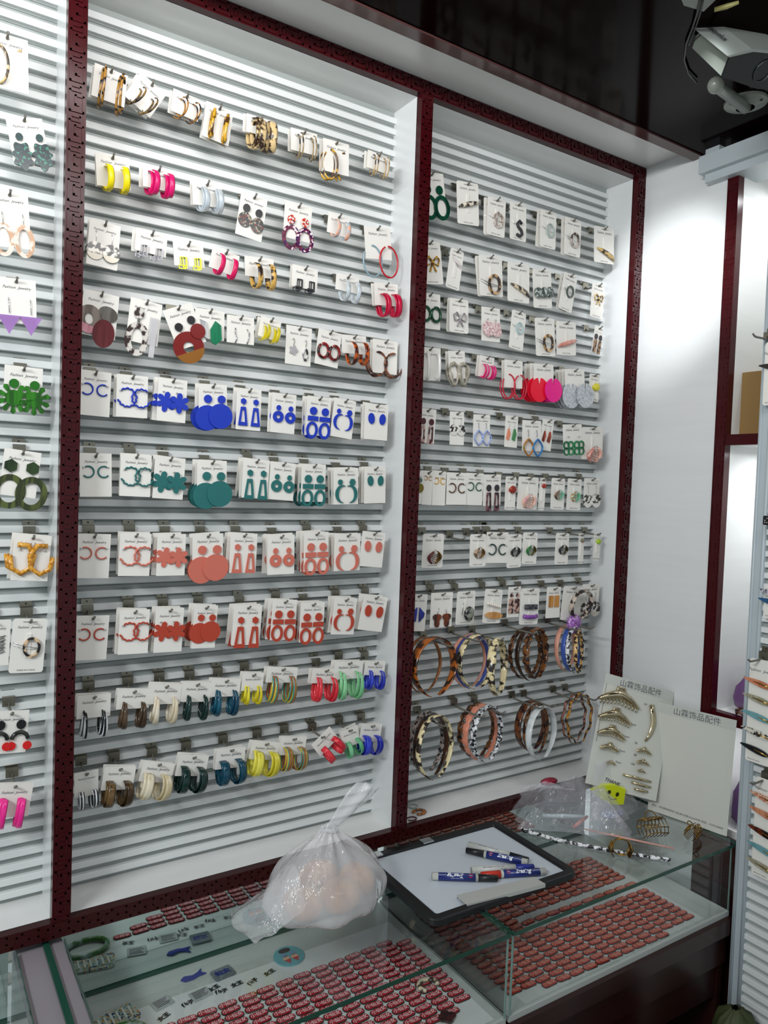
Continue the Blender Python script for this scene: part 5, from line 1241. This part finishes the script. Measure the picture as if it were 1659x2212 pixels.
# ------------------------------------------------------------------ rack at the right edge
RX = 1.48
rk = thing('slatted_rack', 'white slatted display rack with hair clip cards at the right edge', 'display rack', (RX, -.42, -.80))
m_ = MB().box(0, .03, -.034, 0, 0, 2.44); m_.tube([(0, -.006, 0), (0, -.006, 2.44)], .004, 8); m_.tube([(0, -.029, 0), (0, -.029, 2.44)], .005, 8); ob('end_post', m_, M('p:b4bfc4:0.3'), rk)
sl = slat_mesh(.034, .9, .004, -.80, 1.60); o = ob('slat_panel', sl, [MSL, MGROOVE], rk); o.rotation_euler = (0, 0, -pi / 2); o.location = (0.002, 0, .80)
ob('back_panel', MB().box(.012, .03, -.9, -.034, 0, 2.40), MSL, rk)
def rackcard(px_, py_, X, w_, h, clips, label):
    p = onX(px_, py_, X); t = thing('hair_clip_card', label, 'hair clip', p, (0, 0, -pi / 2), 'hair clip cards on the right rack')
    m_ = MB().prism(rrect(w_, h, .006, w_ / 2, -h / 2)[::-1], 0, .0006); ob('card_backing', m_, MCARD2, t)
    obj('brand_lettering', text_mesh('Fashion  Jewelry', .0098, MTXT, shear=.35), t, loc=(w_ * .5, -.0004, -.027))
    obj('origin_lettering', text_mesh('MADE IN CHINA', .0042, MTXT), t, loc=(w_ * .35, -.0004, -h + .006))
    for z, mt, kind in clips:
        m_ = MB(); L2 = .036; cx = w_ * .5 - .006; tl = R_(-9)
        def pt(x, zz): return (cx + x * cos(tl) - zz * sin(tl), -z + x * sin(tl) + zz * cos(tl))
        n = 24; out = []; inn = []
        for i in range(n):
            a = 2 * pi * i / n; rr = .0095 * (1 - .35 * cos(a + pi)) ; out.append(pt(L2 * cos(a), rr * .75 * sin(a))); inn.append(pt(.006 + L2 * .55 * cos(a), rr * .22 * sin(a)))
        if kind: m_.ring(out, inn, -.006, -.003)
        else: m_.prism(out[::-1], -.006, -.003)
        o = ob('snap_clip', m_, M(mt), t)
        m_ = MB(); q0, q1 = pt(-.01, 0), pt(L2 * .95, 0); m_.tube([(q0[0], -.003, q0[1]), (q1[0], -.007, q1[1])], .0018, 6); ob('steel_tongue', m_, MGOLD, o)
    m_ = MB()
    return t
rackcard(1621, 1420, 1.452, .060, .250, [(.056, 'v:d08a68:b8704e:60', 1), (.095, 'v:aaa68e:96927a:60', 1), (.136, 'v:6fa0a6:5f9096:30', 0), (.176, 't:d8d4c8:20201e:110', 0), (.217, 'p:15181f:0.35', 1)], 'long card of peach, beige, teal, speckled and black snap clips')
rackcard(1634, 1676, 1.455, .060, .238, [(.045, 'x:c88a70:e0b8a0:b8745a', 1), (.082, 'v:cc8c6c:b8785a:60', 0), (.128, 't:6a2c18:1c1010:70', 1), (.168, 'v:6fa0a6:5f9096:30', 0), (.208, 'v:a8a690:948f78:60', 1)], 'lower long card of peach, tortoiseshell, teal and beige snap clips')
rackcard(1652, 1262, 1.455, .060, .080, [(.018, 'x:8a8a94:c8c8d0:5a5a64', 0), (.040, 'v:2c5a84:1c4468:60', 0)], 'short card of grey glitter and blue clips at the right edge')
rackcard(1654, 740, 1.455, .060, .150, [(.06, 'p:2a2420:0.3', 1)], 'topmost card on the right rack, only its edge in view')
p = onX(1655, 1124, 1.452); m_ = MB().prism(rrect(.05, .022, .003, .02, 0)[::-1], -.005, 0); m_.mi = 1
for k in range(6): m_.ell(.0 + .005 * (k % 3), -.005 + .005 * (k // 2), .0012, .0012, -.0056, -.005, 6)
ob('spotted_hair_slide', m_, [MBLACK, M('p:e0e0dc')], loc=p, rot=(0, 0, -pi / 2), label='black hair slide with white dots at the right edge', cat='hair clip')
for i, (a, b_, l) in enumerate([(1650, 732, 'grey hook at the top of the right rack'), (1640, 1426, 'grey hook holding the long snap clip card on the right rack'), (1645, 1688, 'grey hook holding the lower snap clip card on the right rack')]):
    p = onX(a, b_, 1.45); t = thing('display_hook', l, 'hook', (1.4785, p.y, p.z), (0, 0, -pi / 2)); obj('clip_plate', ME_PLATE, t); obj('prong', ME_PRONG, t)

# ------------------------------------------------------------------ side niches
p = onX(1588, 803, 1.60); ob('cardboard_box', MB().box(0, .14, -.30, 0, 0, .171), M('m:8a6a3a'), loc=(1.60, p.y, .995), label='plain brown cardboard box in the upper niche of the side wall', cat='box')
def purple(cx, cy, zb, rx, ry, h, label, mt='p:6a3c78:0.15'):
    prof = [(zb + h * q_, rx * r_, ry * r_) for q_, r_ in ((0, .8), (.05, .95), (.25, 1), (.5, .95), (.72, .75), (.88, .45), (1, .12))]
    m_ = bagmesh(prof, cx, cy, (0, 0), 40, 7, .004, seed=cx * 10); return ob('purple_plastic_bag', m_, M(mt), label=label, cat='plastic bag')
purple(1.645, -.395, .2665, .058, .090, .12, 'glossy purple plastic bag in the middle side niche')
purple(1.64, -.40, -.039, .055, .085, .16, 'deep purple plastic bag in the lowest side niche', 'p:5a2070:0.2')
m_ = MB().tube([(.03 * cos(t), .02 * sin(t), .004 + .006 * (i % 2)) for i, t in enumerate([2 * pi * k / 14 for k in range(14)])], .0035, 6, True)
ob('hair_ring', m_, M('t:6a4020:1c1410:90'), loc=(1.585, -.365, .268), label='brown tortoiseshell ring lying before the purple bag in the side niche', cat='hair ring')

# ------------------------------------------------------------------ things on the floor by the counter
m_ = bagmesh([(-.798, .10, .08), (-.78, .12, .09), (-.68, .13, .10), (-.55, .125, .09), (-.44, .10, .07), (-.375, .05, .04)], 1.225, -.56, (0.03, 0), 40, 7, .01, 8)
o = ob('rubbish_bag', m_, M('p:0c0d10:0.3'), cat='rubbish bag', label='full black rubbish bag below the right glass counter')
m_ = MB().box(-.05, .05, -.002, 0, -.02, .03); p = onY(1482, 2172, -.665); ob('purple_wrapper', m_, M('p:6a5a8a:0.3'), loc=(1.235, -.640, -.46), rot=(R_(-12), R_(6), R_(8)), cat='wrapper', label='purple wrapper lying on the black rubbish bag')
m_ = bagmesh([(-.798, .05, .045), (-.78, .055, .05), (-.60, .058, .05), (-.44, .055, .048), (-.40, .045, .036), (-.38, .01, .01)], 1.405, -.485, (0, 0), 40, 5, .01, 2)
ob('paper_sack', m_, M('m:3c4422'), cat='sack', label='olive green sack standing behind the black rubbish bag')

# ------------------------------------------------------------------ ceiling cameras
cc = thing('security_camera', 'white bullet security camera with black front hanging from the dark ceiling', 'security camera', (1.367, -.413, 1.756))
def cpart(nm, m_, mt): o = ob(nm, m_, mt, cc); o.location = (-1.367, .413, -1.756); return o
MCAM = M('p:6e746c:0.35')
m_ = MB(); n = 28
for z1_, z2_, r1, r2 in ((1.756, 1.750, .047, .047), (1.750, 1.740, .047, .020)):
    m_.add([(1.367 + r1 * cos(2 * pi * i / n), -.413 + r1 * sin(2 * pi * i / n), z1_) for i in range(n)] + [(1.367 + r2 * cos(2 * pi * i / n), -.413 + r2 * sin(2 * pi * i / n), z2_) for i in range(n)], [(i, i + n, (i + 1) % n + n, (i + 1) % n) for i in range(n)] , True)
cpart('mounting_disc', m_, MCAM)
m_ = MB()
for a in (.6, 2.7, 4.8): m_.ball((1.367 + .036 * cos(a), -.413 + .036 * sin(a), 1.7455), .004, .004, .002, 8, 5)
cpart('screw', m_, MBLACK)
J = onZ(1546, 184, 1.700)
m_ = MB().tube([(1.367, -.413, 1.742), J.lerp(V((1.367, -.413, 1.742)), .1), J], [.013, .012, .011], 14); cpart('mounting_arm', m_, MCAM)
m_ = MB().ball(J, .017, .017, .017, 14, 9); cpart('ball_joint', m_, M('p:8a8f86:0.3'))
Pf = onZ(1612, 150, 1.665); Pb = CAM + (Pf - CAM).length * 1.045 * ray(1540, 92).normalized(); ax = (Pf - Pb).normalized()
def poly(px, base, n_): return [onP(a, b_, base, n_) for a, b_ in px]
FP = [(1626, 111), (1704, 118), (1730, 160), (1700, 196), (1636, 193), (1558, 167), (1575, 122)]
def extr(m_, P_, d0, d1, s0=1.0, s1=1.0):
    c = sum(P_, V((0, 0, 0))) / len(P_); n_ = len(P_)
    a = [c + (p - c) * s0 + ax * d0 for p in P_]; b_ = [c + (p - c) * s1 + ax * d1 for p in P_]
    m_.add(a + b_, [list(range(n_)), list(range(2 * n_ - 1, n_ - 1, -1))] + [(i, i + n_, (i + 1) % n_ + n_, (i + 1) % n_) for i in range(n_)])
F_ = poly(FP, Pf, ax); Lb = (Pf - Pb).length * 1.05
m_ = MB(); extr(m_, F_, -.004, -Lb, .97, .88); cpart('housing', m_, MCAM)
m_ = MB(); extr(m_, F_, .0, -.0042, .98, .98); cpart('front_glass', m_, M('p:05080a:0.3'))
c = sum(F_, V((0, 0, 0))) / len(F_)
tmp = ax.orthogonal().normalized(); tm2 = ax.cross(tmp)
m_ = MB(); m_.tube([c + ax * .0012 + (tmp * cos(t) + tm2 * sin(t)) * .020 for t in [2 * pi * i / 20 for i in range(20)]], .0016, 6, True); cpart('lens_ring', m_, M('p:20262a:0.2'))
HP = [(1575, 124), (1571, 121), (1625, 106), (1708, 112), (1706, 120), (1627, 112)]
H1 = poly(HP, Pf + ax * .006, ax); m_ = MB(); extr(m_, H1, 0, -Lb - .012, 1.0, .98); cpart('sun_hood', m_, M('p:7c827e:0.35'))
a_, b_ = H1[1], H1[2]; up_ = (b_ - a_).normalized(); nn = up_.cross(ax).normalized(); 
if nn.dot(CAM - a_) < 0: nn = -nn
tx = text_mb('Seeyolux', .017, bold=.0002); o0 = a_.lerp(b_, .50) - ax * (Lb * .62) + nn * .003
m_ = MB(); m_.add([o0 + ax * (v[0]) + up_ * v[2] * 1.0 for v in tx.v], tx.f); cpart('brand_lettering', m_, MBLACK)
def boxpx(px, t0, dpt, nm, lab, cat, mt):
    P0 = CAM + ray(*px[0]) * t0; P_ = [onZ(a, b_, 1.742) for a, b_ in px]; n_ = len(P_)
    m_ = MB().add(P_ + [p + V((0, 0, .0135)) for p in P_], [list(range(n_)), list(range(2 * n_ - 1, n_ - 1, -1))] + [(i, i + n_, (i + 1) % n_ + n_, (i + 1) % n_) for i in range(n_)])
    return ob(nm, m_, mt, label=lab, cat=cat)
boxpx([(1460, -30), (1477, 12), (1520, 25), (1548, -2), (1548, -40)], 1.7, .02, 'junction_box', 'pale junction box at the top edge of the dark ceiling', 'junction box', MCAM)
m_ = MB(); P_ = [onZ(a, b_, 1.738) for a, b_ in ((1518, -30), (1512, 2), (1507, 26))] + [onZ(a, b_, 1.750) for a, b_ in ((1496, 60), (1482, 95), (1478, 130), (1488, 160), (1505, 178))]
m_.tube(P_, .0022, 6); m_.tube([p + V((.008, 0, .0)) for p in P_[:5]], .0018, 6); ob('camera_cable', m_, MBLACK, label='thin black cables trailing from the junction box across the ceiling', cat='cable')
m_ = MB().tube([onZ(1543, 21, 1.745), onZ(1570, 14, 1.748), onZ(1596, 5, 1.75)], [.004, .005, .003], 8); ob('cable_tie', m_, M('p:8f8a55'), label='pale yellowish cable end near the top of the ceiling', cat='cable')
